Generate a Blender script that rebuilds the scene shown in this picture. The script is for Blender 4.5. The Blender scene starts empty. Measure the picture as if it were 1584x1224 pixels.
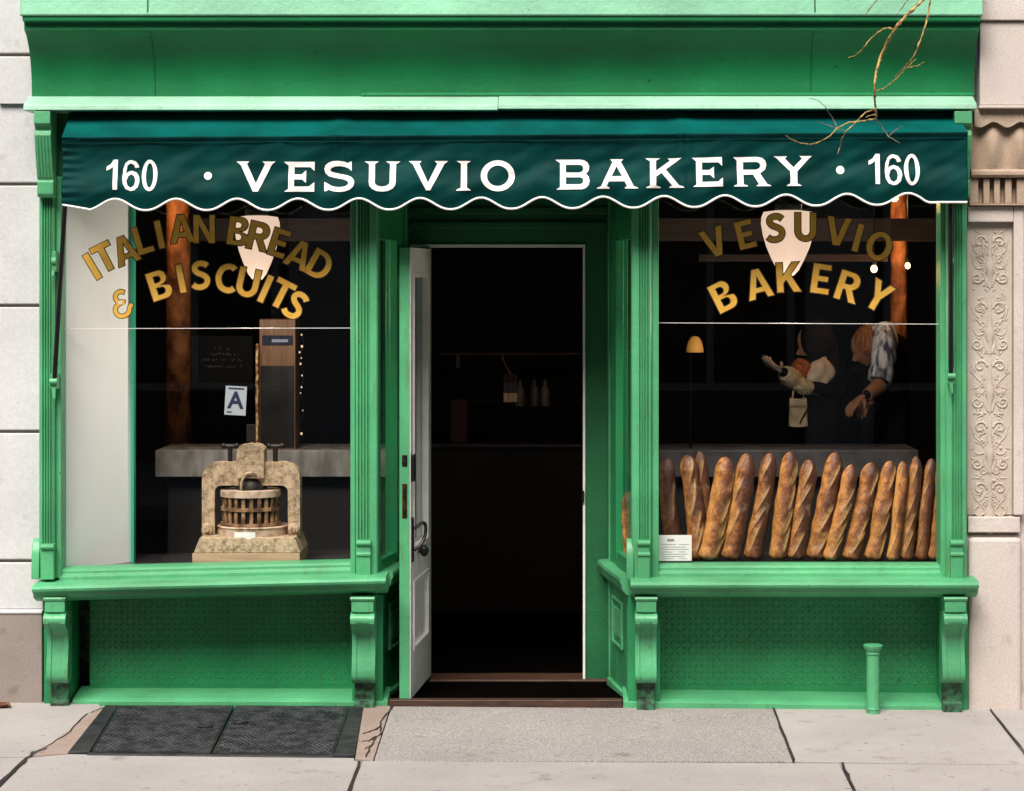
import bpy, bmesh, math, random
from mathutils import Vector, Matrix, noise
R = math.radians
PI = math.pi
random.seed(7)
scene = bpy.context.scene
COL = scene.collection

# ------------------------------------------------------------------ camera
CX, CY, CZ, F = 0.327, -13.0, 2.233, 3900.0      # eye, and focal length in photo pixels
cam = bpy.data.cameras.new('camera')
camo = bpy.data.objects.new('camera', cam); COL.objects.link(camo)
camo.location = (CX, CY, CZ); camo.rotation_euler = (PI/2, 0, 0)
cam.sensor_width = 36; cam.lens = F/1584*36
cam.shift_x = -(890-792)/1584; cam.shift_y = -(612-420)/1584
cam.clip_start = 0.1; cam.clip_end = 500
scene.camera = camo

# ------------------------------------------------------------------ sky, sun, exposure
SUN_EL, SUN_DIR = 51, (-0.22, -0.80)
w = bpy.data.worlds.new('World'); scene.world = w; w.use_nodes = True
nt = w.node_tree
sky = nt.nodes.new('ShaderNodeTexSky'); sky.sky_type = 'NISHITA'; sky.sun_disc = False
sky.sun_elevation = R(SUN_EL); sky.sun_rotation = math.atan2(SUN_DIR[0], SUN_DIR[1])
sky.dust_density = 6.0; sky.air_density = 1.0; sky.ozone_density = 1.0
bg = nt.nodes['Background']; bg.inputs['Strength'].default_value = 0.05
nt.links.new(sky.outputs['Color'], bg.inputs['Color'])
sl = bpy.data.lights.new('sun', 'SUN'); sl.energy = 1.5; sl.angle = R(32); sl.color = (1.0, 0.95, 0.88)
so = bpy.data.objects.new('sun', sl); COL.objects.link(so)
_d = Vector((SUN_DIR[0], SUN_DIR[1], 0)).normalized()*math.cos(R(SUN_EL)) + Vector((0, 0, math.sin(R(SUN_EL))))
so.rotation_euler = _d.to_track_quat('Z', 'Y').to_euler(); so.location = (-6, -12, 14)
scene.view_settings.view_transform = 'Standard'
scene.view_settings.look = 'None'
scene.view_settings.exposure = 1.6
scene.view_settings.gamma = 1.0
scene.cycles.max_bounces = 8
scene.cycles.transparent_max_bounces = 16
scene.cycles.caustics_reflective = False; scene.cycles.caustics_refractive = False
scene.cycles.sample_clamp_indirect = 4.0
scene.cycles.use_denoising = True

# ------------------------------------------------------------------ measuring helpers (photo pixel at a given depth -> metres)
def X(px, Y=0.0): return CX + (px-890)/F*(13+Y)
def Z(py, Y=0.0): return CZ - (py-420)/F*(13+Y)
def P(px, py, Y=0.0): return Vector((X(px, Y), Y, Z(py, Y)))
GA, GB, GC = -0.007, 0.027, -0.012                # sidewalk: slight fall along the street and towards the kerb
def gz(x, y): return GC + GA*x + GB*y
def G(px, py):
    t = (CZ + 13*GB - CX*GA - GC)/((py-420)/F + GA*(px-890)/F + GB)
    x = CX + (px-890)/F*t; y = -13+t
    return (x, y)

# ------------------------------------------------------------------ materials
def mat(name, col, rough=0.5, metal=0.0, var=0.0, vscale=6.0, bump=0.0, bscale=60.0, spec=0.5, col2=None, emit=None, estr=0.0, detail=6.0, lo=0.35, hi=0.65, stretch=None, coat=0.0):
    m = bpy.data.materials.new(name); m.use_nodes = True
    n = m.node_tree; b = n.nodes['Principled BSDF']; L = n.links.new
    c = (*col, 1)
    b.inputs['Base Color'].default_value = c
    b.inputs['Roughness'].default_value = rough
    b.inputs['Metallic'].default_value = metal
    b.inputs['Specular IOR Level'].default_value = spec
    if coat: b.inputs['Coat Weight'].default_value = coat
    tc = n.nodes.new('ShaderNodeTexCoord'); src = tc.outputs['Object']
    if stretch:
        mp = n.nodes.new('ShaderNodeMapping'); mp.inputs['Scale'].default_value = stretch
        L(src, mp.inputs['Vector']); src = mp.outputs['Vector']
    if var or col2:
        t = n.nodes.new('ShaderNodeTexNoise'); t.inputs['Scale'].default_value = vscale; t.inputs['Detail'].default_value = detail
        L(src, t.inputs['Vector'])
        r = n.nodes.new('ShaderNodeValToRGB'); r.color_ramp.elements[0].position = lo; r.color_ramp.elements[1].position = hi
        r.color_ramp.elements[0].color = (*(col2 if col2 else [x*(1-var) for x in col]), 1)
        r.color_ramp.elements[1].color = (*(col if col2 else [min(1, x*(1+var)) for x in col]), 1)
        L(t.outputs['Fac'], r.inputs['Fac']); L(r.outputs['Color'], b.inputs['Base Color'])
    if bump:
        t2 = n.nodes.new('ShaderNodeTexNoise'); t2.inputs['Scale'].default_value = bscale; t2.inputs['Detail'].default_value = 5
        L(src, t2.inputs['Vector'])
        bm_ = n.nodes.new('ShaderNodeBump'); bm_.inputs['Strength'].default_value = bump; bm_.inputs['Distance'].default_value = 0.01
        L(t2.outputs['Fac'], bm_.inputs['Height']); L(bm_.outputs['Normal'], b.inputs['Normal'])
    if emit:
        b.inputs['Emission Color'].default_value = (*emit, 1); b.inputs['Emission Strength'].default_value = estr
    return m

def glass_mat(name, tint=(1, 1, 1)):
    m = bpy.data.materials.new(name); m.use_nodes = True
    n = m.node_tree; n.nodes.clear(); L = n.links.new
    o = n.nodes.new('ShaderNodeOutputMaterial'); mx = n.nodes.new('ShaderNodeMixShader')
    t = n.nodes.new('ShaderNodeBsdfTransparent'); t.inputs['Color'].default_value = (*tint, 1)
    g = n.nodes.new('ShaderNodeBsdfGlossy'); g.inputs['Roughness'].default_value = 0.0
    f = n.nodes.new('ShaderNodeFresnel'); f.inputs['IOR'].default_value = 1.5
    ge = n.nodes.new('ShaderNodeNewGeometry'); mr = n.nodes.new('ShaderNodeMapRange'); mr.inputs['To Min'].default_value = 1.5; mr.inputs['To Max'].default_value = 1/1.5
    L(ge.outputs['Backfacing'], mr.inputs['Value']); L(mr.outputs[0], f.inputs['IOR'])       # same reflectance from both sides of the thin pane
    L(f.outputs['Fac'], mx.inputs[0]); L(t.outputs[0], mx.inputs[1]); L(g.outputs[0], mx.inputs[2]); L(mx.outputs[0], o.inputs['Surface'])
    return m

def paint_mat(name, col, worn, rough=0.38, speck=0.5):
    """Old gloss paint: slight tone drift, vertical dirt streaks, chips."""
    m = bpy.data.materials.new(name); m.use_nodes = True
    n = m.node_tree; b = n.nodes['Principled BSDF']; L = n.links.new
    tc = n.nodes.new('ShaderNodeTexCoord')
    t1 = n.nodes.new('ShaderNodeTexNoise'); t1.inputs['Scale'].default_value = 2.2; t1.inputs['Detail'].default_value = 6
    L(tc.outputs['Object'], t1.inputs['Vector'])
    r1 = n.nodes.new('ShaderNodeValToRGB')
    r1.color_ramp.elements[0].position = .3; r1.color_ramp.elements[1].position = .7
    r1.color_ramp.elements[0].color = (*[x*.72 for x in col], 1); r1.color_ramp.elements[1].color = (*[min(1, x*1.14) for x in col], 1)
    L(t1.outputs['Fac'], r1.inputs['Fac'])
    mp = n.nodes.new('ShaderNodeMapping'); mp.inputs['Scale'].default_value = (14, 14, 1.6); L(tc.outputs['Object'], mp.inputs['Vector'])
    t2 = n.nodes.new('ShaderNodeTexNoise'); t2.inputs['Scale'].default_value = 3; t2.inputs['Detail'].default_value = 8; t2.inputs['Roughness'].default_value = .7
    L(mp.outputs['Vector'], t2.inputs['Vector'])
    r2 = n.nodes.new('ShaderNodeValToRGB'); r2.color_ramp.elements[0].position = .55; r2.color_ramp.elements[1].position = .74
    L(t2.outputs['Fac'], r2.inputs['Fac'])
    mu = n.nodes.new('ShaderNodeMath'); mu.operation = 'MULTIPLY'; mu.inputs[1].default_value = speck; L(r2.outputs['Color'], mu.inputs[0])
    mx = n.nodes.new('ShaderNodeMixRGB'); mx.inputs[2].default_value = (*worn, 1)
    L(mu.outputs[0], mx.inputs[0]); L(r1.outputs['Color'], mx.inputs[1]); L(mx.outputs[0], b.inputs['Base Color'])
    b.inputs['Roughness'].default_value = rough
    t3 = n.nodes.new('ShaderNodeTexNoise'); t3.inputs['Scale'].default_value = 28; t3.inputs['Detail'].default_value = 7; t3.inputs['Roughness'].default_value = .62; L(tc.outputs['Object'], t3.inputs['Vector'])
    bu = n.nodes.new('ShaderNodeBump'); bu.inputs['Strength'].default_value = .32; bu.inputs['Distance'].default_value = .01
    # chips showing the dark old coat
    t4 = n.nodes.new('ShaderNodeTexNoise'); t4.inputs['Scale'].default_value = 16; t4.inputs['Detail'].default_value = 9; t4.inputs['Roughness'].default_value = .7; L(tc.outputs['Object'], t4.inputs['Vector'])
    r4 = n.nodes.new('ShaderNodeValToRGB'); r4.color_ramp.elements[0].position = .655; r4.color_ramp.elements[1].position = .685; L(t4.outputs['Fac'], r4.inputs['Fac'])
    m4 = n.nodes.new('ShaderNodeMixRGB'); m4.inputs[2].default_value = (*[x*.32 for x in col], 1)
    L(r4.outputs['Color'], m4.inputs[0]); L(mx.outputs[0], m4.inputs[1]); L(m4.outputs[0], b.inputs['Base Color'])
    rr_ = n.nodes.new('ShaderNodeMapRange'); rr_.inputs['To Min'].default_value = rough-.10; rr_.inputs['To Max'].default_value = rough+.22; L(t2.outputs['Fac'], rr_.inputs['Value']); L(rr_.outputs[0], b.inputs['Roughness'])
    L(t3.outputs['Fac'], bu.inputs['Height']); L(bu.outputs['Normal'], b.inputs['Normal'])
    return m

def stone_mat(name, c_lo, c_hi, speck, fine=140.0, big=1.4, contrast=0.5, bump=0.25, rough=0.85, spots=.25):
    m = bpy.data.materials.new(name); m.use_nodes = True
    n = m.node_tree; b = n.nodes['Principled BSDF']; L = n.links.new
    tc = n.nodes.new('ShaderNodeTexCoord'); v = tc.outputs['Object']
    t1 = n.nodes.new('ShaderNodeTexNoise'); t1.inputs['Scale'].default_value = big; t1.inputs['Detail'].default_value = 9; t1.inputs['Roughness'].default_value = .62; L(v, t1.inputs['Vector'])
    r1 = n.nodes.new('ShaderNodeValToRGB'); r1.color_ramp.elements[0].position = .3; r1.color_ramp.elements[1].position = .7
    r1.color_ramp.elements[0].color = (*c_lo, 1); r1.color_ramp.elements[1].color = (*c_hi, 1); L(t1.outputs['Fac'], r1.inputs['Fac'])
    t2 = n.nodes.new('ShaderNodeTexNoise'); t2.inputs['Scale'].default_value = fine; t2.inputs['Detail'].default_value = 3; L(v, t2.inputs['Vector'])
    r2 = n.nodes.new('ShaderNodeValToRGB'); r2.color_ramp.elements[0].position = .40; r2.color_ramp.elements[1].position = .62
    r2.color_ramp.elements[0].color = (*speck, 1); r2.color_ramp.elements[1].color = (1, 1, 1, 1); L(t2.outputs['Fac'], r2.inputs['Fac'])
    mx = n.nodes.new('ShaderNodeMixRGB'); mx.blend_type = 'MULTIPLY'; mx.inputs[0].default_value = contrast
    L(r1.outputs['Color'], mx.inputs[1]); L(r2.outputs['Color'], mx.inputs[2])
    # sparse dark gum spots / stains
    t3 = n.nodes.new('ShaderNodeTexNoise'); t3.inputs['Scale'].default_value = 7.5; t3.inputs['Detail'].default_value = 4; L(v, t3.inputs['Vector'])
    r3 = n.nodes.new('ShaderNodeValToRGB'); r3.color_ramp.elements[0].position = .62; r3.color_ramp.elements[1].position = .78
    r3.color_ramp.elements[0].color = (1, 1, 1, 1); r3.color_ramp.elements[1].color = (.55, .5, .46, 1); L(t3.outputs['Fac'], r3.inputs['Fac'])
    m2 = n.nodes.new('ShaderNodeMixRGB'); m2.blend_type = 'MULTIPLY'; m2.inputs[0].default_value = .7
    L(mx.outputs[0], m2.inputs[1]); L(r3.outputs['Color'], m2.inputs[2])
    t5 = n.nodes.new('ShaderNodeTexNoise'); t5.inputs['Scale'].default_value = 24; t5.inputs['Detail'].default_value = 2; L(v, t5.inputs['Vector'])
    r5 = n.nodes.new('ShaderNodeValToRGB'); r5.color_ramp.elements[0].position = .70; r5.color_ramp.elements[1].position = .735
    r5.color_ramp.elements[0].color = (1, 1, 1, 1); r5.color_ramp.elements[1].color = (.42, .38, .36, 1); L(t5.outputs['Fac'], r5.inputs['Fac'])
    m5 = n.nodes.new('ShaderNodeMixRGB'); m5.blend_type = 'MULTIPLY'; m5.inputs[0].default_value = spots
    L(m2.outputs[0], m5.inputs[1]); L(r5.outputs['Color'], m5.inputs[2]); L(m5.outputs[0], b.inputs['Base Color'])
    b.inputs['Roughness'].default_value = rough; b.inputs['Specular IOR Level'].default_value = .3
    bu = n.nodes.new('ShaderNodeBump'); bu.inputs['Strength'].default_value = bump; bu.inputs['Distance'].default_value = .008
    L(t2.outputs['Fac'], bu.inputs['Height']); L(bu.outputs['Normal'], b.inputs['Normal'])
    return m

def crust_mat():
    m = bpy.data.materials.new('bread_crust'); m.use_nodes = True
    n = m.node_tree; b = n.nodes['Principled BSDF']; L = n.links.new
    tc = n.nodes.new('ShaderNodeTexCoord'); at = n.nodes.new('ShaderNodeAttribute'); at.attribute_name = 'slash'
    bk = n.nodes.new('ShaderNodeAttribute'); bk.attribute_name = 'crust_tone'  # crust bake with painted side light mixed in
    t = n.nodes.new('ShaderNodeTexNoise'); t.inputs['Scale'].default_value = 30; t.inputs['Detail'].default_value = 10; t.inputs['Roughness'].default_value = .74
    L(tc.outputs['Object'], t.inputs['Vector'])
    r = n.nodes.new('ShaderNodeValToRGB'); e = r.color_ramp.elements
    e[0].position = .28; e[0].color = (.055, .016, .006, 1); e[1].position = .74; e[1].color = (.56, .25, .06, 1)
    k = e.new(.50); k.color = (.20, .064, .016, 1)
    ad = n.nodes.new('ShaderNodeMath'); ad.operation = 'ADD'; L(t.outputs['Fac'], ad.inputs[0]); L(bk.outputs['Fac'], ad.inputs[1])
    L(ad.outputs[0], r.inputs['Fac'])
    mx = n.nodes.new('ShaderNodeMixRGB'); mx.inputs[2].default_value = (.58, .33, .12, 1)
    L(at.outputs['Fac'], mx.inputs[0]); L(r.outputs['Color'], mx.inputs[1])
    t2 = n.nodes.new('ShaderNodeTexNoise'); t2.inputs['Scale'].default_value = 9; t2.inputs['Detail'].default_value = 6; L(tc.outputs['Object'], t2.inputs['Vector'])
    r2 = n.nodes.new('ShaderNodeValToRGB'); r2.color_ramp.elements[0].position = .60; r2.color_ramp.elements[1].position = .74; L(t2.outputs['Fac'], r2.inputs['Fac'])
    ml = n.nodes.new('ShaderNodeMath'); ml.operation = 'MULTIPLY'; ml.inputs[1].default_value = .45; L(r2.outputs['Color'], ml.inputs[0])
    m3 = n.nodes.new('ShaderNodeMixRGB'); m3.inputs[2].default_value = (.60, .46, .30, 1)      # flour dust
    L(ml.outputs[0], m3.inputs[0]); L(mx.outputs[0], m3.inputs[1]); L(m3.outputs[0], b.inputs['Base Color'])
    b.inputs['Roughness'].default_value = .5
    bu = n.nodes.new('ShaderNodeBump'); bu.inputs['Strength'].default_value = .7; bu.inputs['Distance'].default_value = .006
    L(t.outputs['Fac'], bu.inputs['Height']); L(bu.outputs['Normal'], b.inputs['Normal'])
    return m

def brick_mat(name, c1, c2, mortar, scale=4.0):
    m = bpy.data.materials.new(name); m.use_nodes = True
    n = m.node_tree; b = n.nodes['Principled BSDF']; L = n.links.new
    tc = n.nodes.new('ShaderNodeTexCoord'); mp = n.nodes.new('ShaderNodeMapping'); mp.inputs['Rotation'].default_value = (PI/2, 0, 0)
    L(tc.outputs['Object'], mp.inputs['Vector'])
    t = n.nodes.new('ShaderNodeTexBrick'); t.inputs['Scale'].default_value = scale
    t.inputs['Color1'].default_value = (*c1, 1); t.inputs['Color2'].default_value = (*c2, 1); t.inputs['Mortar'].default_value = (*mortar, 1)
    L(mp.outputs['Vector'], t.inputs['Vector']); L(t.outputs['Color'], b.inputs['Base Color'])
    b.inputs['Roughness'].default_value = .9
    return m

M = {}
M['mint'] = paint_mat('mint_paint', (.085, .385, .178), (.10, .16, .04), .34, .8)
M['pale'] = paint_mat('sky_lit_mint_paint', (.34, .63, .46), (.16, .30, .12), .36, .45)  # mint lightened: sky light on the drip ledge painted into the colour
M['palemid'] = paint_mat('sky_lit_fascia_mint', (.22, .55, .35), (.13, .26, .09), .36, .4)  # paler mint: sky light caught by the fascia is in the colour
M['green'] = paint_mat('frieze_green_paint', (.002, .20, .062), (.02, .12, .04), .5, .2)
M['plate'] = paint_mat('plate_green_paint', (.022, .25, .092), (.06, .13, .03), .32, .6)
M['header'] = paint_mat('header_green_paint', (.015, .14, .05), (.04, .12, .04), .4, .2)
M['foot'] = mat('worn_foot_paint', (.03, .16, .07), .6, col2=(.012, .02, .012), vscale=30, lo=.4, hi=.62)
M['seam'] = mat('seam_dark', (.004, .09, .035), .6)
M['white'] = mat('white_gloss', (.84, .81, .79), .35, var=.06, vscale=9, bump=.05)
M['panelwhite'] = mat('window_return_white', (.80, .82, .82), .6, col2=(.74, .75, .74), vscale=2.2, bump=.03)
M['trimgreen'] = mat('trim_teal', (.04, .40, .24), .4)
M['glass'] = glass_mat('window_glass')
M['gold'] = mat('gold_leaf', (1.0, .60, .11), .36, metal=.2, col2=(.96, .49, .06), vscale=26, bump=.25, bscale=90, lo=.32, hi=.6)
M['goldline'] = mat('gold_outline', (.055, .022, .008), .6)
M['letter'] = mat('sign_white', (.88, .87, .85), .55, var=.03, vscale=40)
M['black'] = mat('black_metal', (.012, .011, .012), .4, metal=.4)
M['brass'] = mat('dark_brass', (.12, .075, .03), .35, metal=.9, var=.5, vscale=50)
M['wallwhite'] = stone_mat('white_stone', (.53, .535, .555), (.67, .68, .70), (.82, .81, .80), 70, 1.6, .4, .12, .75)
M['joint'] = mat('joint_mortar', (.30, .25, .21), .95)
M['plinth'] = stone_mat('brown_stone', (.26, .22, .20), (.33, .28, .26), (.75, .72, .7), 90, 1.5, .4, .1)
M['stone'] = stone_mat('carved_stone', (.54, .475, .445), (.66, .605, .58), (.75, .66, .58), 120, 1.6, .45, .18)
M['stonetan'] = stone_mat('weathered_stone', (.36, .26, .18), (.50, .40, .33), (.7, .6, .5), 110, 2.0, .45, .18)
M['relief'] = stone_mat('relief_stone', (.48, .41, .35), (.60, .54, .49), (.72, .62, .52), 140, 2.4, .45, .2)
M['walk'] = stone_mat('concrete_smooth', (.35, .328, .314), (.455, .432, .418), (.70, .67, .65), 150, 1.0, .5, .2, spots=.8)
M['walkrough'] = stone_mat('concrete_aggregate', (.345, .323, .31), (.445, .42, .405), (.40, .37, .35), 95, .9, .62, .5, spots=.6)
M['walkbrown'] = stone_mat('concrete_patch', (.30, .23, .19), (.37, .30, .265), (.7, .6, .55), 90, 2.0, .4, .3)
M['crack'] = mat('crack_dark', (.022, .016, .014), .95)
M['bed'] = mat('joint_bed', (.05, .04, .035), .95)
M['steel'] = mat('hatch_steel', (.065, .065, .075), .38, metal=.55, col2=(.022, .022, .026), vscale=11, bump=.5, bscale=120, lo=.4, hi=.6)
M['steelplain'] = mat('hatch_frame_steel', (.040, .040, .045), .5, metal=.4, var=.4, vscale=14, bump=.2)
M['asphalt'] = mat('asphalt', (.035, .035, .037), .85, var=.25, vscale=30, bump=.4, bscale=150)
M['brickfar'] = brick_mat('far_brick', (.10, .045, .035), (.075, .035, .03), (.09, .08, .075), 3.2)
M['farpale'] = mat('far_cream_paint', (.62, .57, .50), .7, var=.1, vscale=2)
M['farwall'] = mat('far_dark_wall', (.12, .08, .06), .8, var=.2, vscale=1)
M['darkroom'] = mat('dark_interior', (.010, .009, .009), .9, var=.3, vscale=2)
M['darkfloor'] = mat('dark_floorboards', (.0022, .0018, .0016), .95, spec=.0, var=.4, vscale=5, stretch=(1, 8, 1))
M['shelfdark'] = mat('display_shelf', (.03, .028, .03), .25, var=.3, vscale=6)
M['marble'] = mat('grey_marble', (.42, .40, .38), .5, col2=(.17, .155, .145), vscale=10, lo=.35, hi=.62, stretch=(1.2, 1, .4))
M['marbledark'] = mat('dark_marble', (.10, .095, .10), .5, col2=(.05, .046, .048), vscale=9, lo=.35, hi=.62)
M['wood'] = mat('oiled_wood', (.32, .16, .075), .55, col2=(.20, .09, .04), vscale=9, stretch=(6, 6, .7))
M['beam'] = mat('brown_beam', (.04, .02, .012), .7, var=.3, vscale=6, stretch=(.7, 5, 5))
M['block'] = mat('pale_wood', (.52, .35, .23), .6, col2=(.40, .26, .16), vscale=7, stretch=(.5, 5, 9))
M['threshold'] = mat('threshold_wood', (.05, .022, .012), .55, var=.5, vscale=12, stretch=(.6, 6, 6))
M['column'] = mat('old_brick', (.46, .19, .07), .7, col2=(.10, .028, .012), vscale=7, bump=1.0, bscale=25, stretch=(1.5, 1.5, 1), lo=.36, hi=.62)
M['press'] = mat('chipped_cream_iron', (.52, .39, .25), .5, col2=(.10, .045, .02), vscale=26, bump=.5, bscale=60, lo=.36, hi=.54, detail=14)
for _n in M['press'].node_tree.nodes:
    if _n.type == 'TEX_NOISE': _n.inputs['Roughness'].default_value = .8
M['iron'] = mat('dark_iron', (.014, .010, .008), .5, metal=.3, var=.5, vscale=30)
M['slat'] = mat('basket_slat', (.36, .21, .10), .55, col2=(.10, .045, .02), vscale=20, lo=.4, hi=.6)
M['pan'] = mat('cream_pan', (.56, .43, .33), .6, spec=.2, col2=(.30, .18, .11), vscale=22, lo=.35, hi=.55)
M['paper'] = mat('white_paper', (.78, .78, .76), .7, var=.03, vscale=30)
M['ink'] = mat('grey_ink', (.25, .25, .26), .8)
M['chalk'] = mat('faint_chalk', (.06, .06, .06), .9)
M['slate'] = mat('slate_board', (.004, .004, .004), .95, spec=.1)
M['blueink'] = mat('blue_black_ink', (.008, .014, .05), .7)
M['lampglow'] = mat('lamp_glass', (.13, .09, .065), .4, emit=(1.0, .72, .54), estr=.27)
M['bulbglow'] = mat('bulb_glow', (1, .8, .5), .4, emit=(1.0, .68, .30), estr=1.6)
M['amber'] = mat('amber_shade', (.8, .4, .1), .5, emit=(1.0, .40, .06), estr=.05)
M['crust'] = crust_mat()
M['twig'] = mat('twig_bark', (.52, .34, .10), .6, col2=(.16, .07, .03), vscale=40, lo=.38, hi=.55, bump=.4, bscale=120)
M['twigdark'] = mat('twig_grey', (.22, .17, .13), .7, col2=(.08, .055, .05), vscale=50)
M['leaf'] = mat('dry_leaf', (.16, .065, .035), .7, var=.4, vscale=40)
M['skin'] = mat('skin_light', (.52, .30, .21), .5)
M['skinwarm'] = mat('skin_warm', (.30, .14, .075), .6)
M['hair'] = mat('dark_hair', (.012, .008, .007), .7, spec=.15, bump=.6, bscale=40, stretch=(6, 6, 1))
M['hairtan'] = mat('tan_hair', (.26, .10, .03), .8, var=.5, vscale=14, stretch=(5, 5, 1), bump=.8, bscale=30)
M['coat'] = mat('dark_coat', (.012, .010, .011), .95, spec=.0)
M['rust'] = mat('rust_knit', (.34, .09, .04), .9, var=.4, vscale=50)
M['fleece'] = mat('cream_fleece', (.62, .52, .34), .95, col2=(.36, .29, .19), vscale=45, bump=.8, bscale=60)
M['scarf'] = mat('cream_scarf', (.68, .56, .44), .9, var=.15, vscale=20, bump=.3)
M['denim'] = mat('washed_denim', (.66, .70, .80), .85, col2=(.05, .06, .10), vscale=4, stretch=(7, 7, 1.3), lo=.42, hi=.58)
M['canvas'] = mat('tan_canvas', (.55, .44, .30), .9, var=.2, vscale=12)
M['phone'] = mat('phone_shell', (.10, .10, .11), .3)
M['clothblue'] = mat('blue_cloth', (.06, .065, .12), .9)
M['cream'] = mat('cream_cloth', (.62, .48, .36), .9)
M['plum'] = mat('plum_cloth', (.05, .02, .026), .9)
M['chipwhite'] = mat('dim_glaze', (.10, .09, .088), .4)

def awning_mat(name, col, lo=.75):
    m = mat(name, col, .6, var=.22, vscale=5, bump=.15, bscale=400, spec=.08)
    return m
M['canopylit'] = awning_mat('lit_canopy_canvas', (.0004, .080, .072))  # lit copy of the awning canvas; daylight on the slope put into colour
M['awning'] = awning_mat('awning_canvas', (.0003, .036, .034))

# ------------------------------------------------------------------ mesh builder
class MB:
    def __init__(s): s.v = []; s.f = []; s.m = []
    def poly(s, pts, mi=0):
        i = len(s.v); s.v += [tuple(p) for p in pts]; s.f.append(list(range(i, i+len(pts)))); s.m.append(mi)
    def hexa(s, p, mi=0):
        i = len(s.v); s.v += [tuple(q) for q in p]
        for q in ((0, 3, 2, 1), (4, 5, 6, 7), (0, 1, 5, 4), (1, 2, 6, 5), (2, 3, 7, 6), (3, 0, 4, 7)):
            s.f.append([i+k for k in q]); s.m.append(mi)
        return s
    def box(s, x0, x1, y0, y1, z0, z1, mi=0):
        return s.hexa([(x0, y0, z0), (x1, y0, z0), (x1, y1, z0), (x0, y1, z0), (x0, y0, z1), (x1, y0, z1), (x1, y1, z1), (x0, y1, z1)], mi)
    def loops(s, rings, mi=0, closed=True, caps=True):
        i = len(s.v); n = len(rings[0])
        for r in rings: s.v += [tuple(p) for p in r]
        for a in range(len(rings)-1):
            for b in range(n if closed else n-1):
                c = (b+1) % n
                s.f.append([i+a*n+b, i+a*n+c, i+(a+1)*n+c, i+(a+1)*n+b]); s.m.append(mi)
        if caps and closed:
            s.f.append([i+k for k in range(n)][::-1]); s.m.append(mi)
            s.f.append([i+(len(rings)-1)*n+k for k in range(n)]); s.m.append(mi)
        return s
    def prism(s, poly, axis, a0, a1, mi=0):
        def pt(p, a): return (a, p[0], p[1]) if axis == 'x' else ((p[0], a, p[1]) if axis == 'y' else (p[0], p[1], a))
        return s.loops([[pt(p, a0) for p in poly], [pt(p, a1) for p in poly]], mi)
    def tube(s, path, rad, n=8, mi=0):
        path = [Vector(p) for p in path]
        if not hasattr(rad, '__len__'): rad = [rad]*len(path)
        up = None; rings = []
        for i, p in enumerate(path):
            t = (path[min(i+1, len(path)-1)]-path[max(i-1, 0)]).normalized()
            if up is None: up = Vector((0, 0, 1)) if abs(t.z) < .9 else Vector((0, 1, 0))
            a = t.cross(up)
            if a.length < 1e-5: a = t.cross(Vector((1, 0, 0)))
            a.normalize(); b = a.cross(t).normalized(); up = b
            rings.append([p + (a*math.cos(2*PI*k/n) + b*math.sin(2*PI*k/n))*rad[i] for k in range(n)])
        return s.loops(rings, mi)
    def lathe(s, cx, cy, prof, n=32, mi=0, sx=1.0, sy=1.0):
        return s.loops([[(cx+r*sx*math.cos(2*PI*k/n), cy+r*sy*math.sin(2*PI*k/n), z) for k in range(n)] for r, z in prof], mi)
    def ball(s, c, r, n=14, mi=0, sc=(1, 1, 1)):
        c = Vector(c); rings = []
        for i in range(1, n):
            a = PI*i/n
            rings.append([(c.x+r*sc[0]*math.sin(a)*math.cos(2*PI*k/n), c.y+r*sc[1]*math.sin(a)*math.sin(2*PI*k/n), c.z+r*sc[2]*math.cos(a)) for k in range(n)])
        return s.loops(rings, mi)
    def grid(s, fn, nu, nv, mi=0):
        i = len(s.v)
        for a in range(nu+1):
            for b in range(nv+1): s.v.append(tuple(fn(a/nu, b/nv)))
        for a in range(nu):
            for b in range(nv):
                q = i+a*(nv+1)+b
                s.f.append([q, q+nv+1, q+nv+2, q+1]); s.m.append(mi)
        return s
    def sweep(s, path, prof, mi=0):
        """profile (d outward = right of travel, z) along a plan polyline, mitred"""
        rings = []
        for i, p in enumerate(path):
            p = Vector((p[0], p[1]))
            d0 = (p-Vector(path[i-1][:2])).normalized() if i > 0 else None
            d1 = (Vector(path[i+1][:2])-p).normalized() if i < len(path)-1 else None
            if d0 is None: d0 = d1
            if d1 is None: d1 = d0
            n0 = Vector((d0.y, -d0.x)); n1 = Vector((d1.y, -d1.x))
            mn = (n0+n1).normalized(); k = 1/max(.3, mn.dot(n0))
            rings.append([(p.x+mn.x*d*k, p.y+mn.y*d*k, z) for d, z in prof])
        return s.loops(rings, mi)
    def warp(s, fn):
        s.v = [tuple(fn(*p)) for p in s.v]; return s
    def build(s, name, mats, parent=None, smooth=None, bevel=0.0, kind=None, origin=None, recalc=True):
        if not isinstance(mats, (list, tuple)): mats = [mats]
        org = Vector(origin) if origin is not None else (Vector(ROOTS.get(root_of(parent).name, (0, 0, 0))) if parent else Vector((0, 0, 0)))
        me = bpy.data.meshes.new(name)
        me.from_pydata([tuple(Vector(p)-org) for p in s.v], [], s.f)
        for m_ in mats: me.materials.append(m_)
        me.polygons.foreach_set('material_index', s.m)
        if recalc:
            b = bmesh.new(); b.from_mesh(me); bmesh.ops.recalc_face_normals(b, faces=b.faces); b.to_mesh(me); b.free()
        me.update()
        o = bpy.data.objects.new(name, me); COL.objects.link(o)
        if parent: o.parent = parent
        else:
            o.location = org; ROOTS[o.name] = org
        if bevel:
            md = o.modifiers.new('bevel', 'BEVEL'); md.width = bevel; md.segments = 2; md.limit_method = 'ANGLE'; md.angle_limit = R(35)
        if smooth is not None: shade(me, smooth)
        if kind: o['kind'] = kind
        return o

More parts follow.
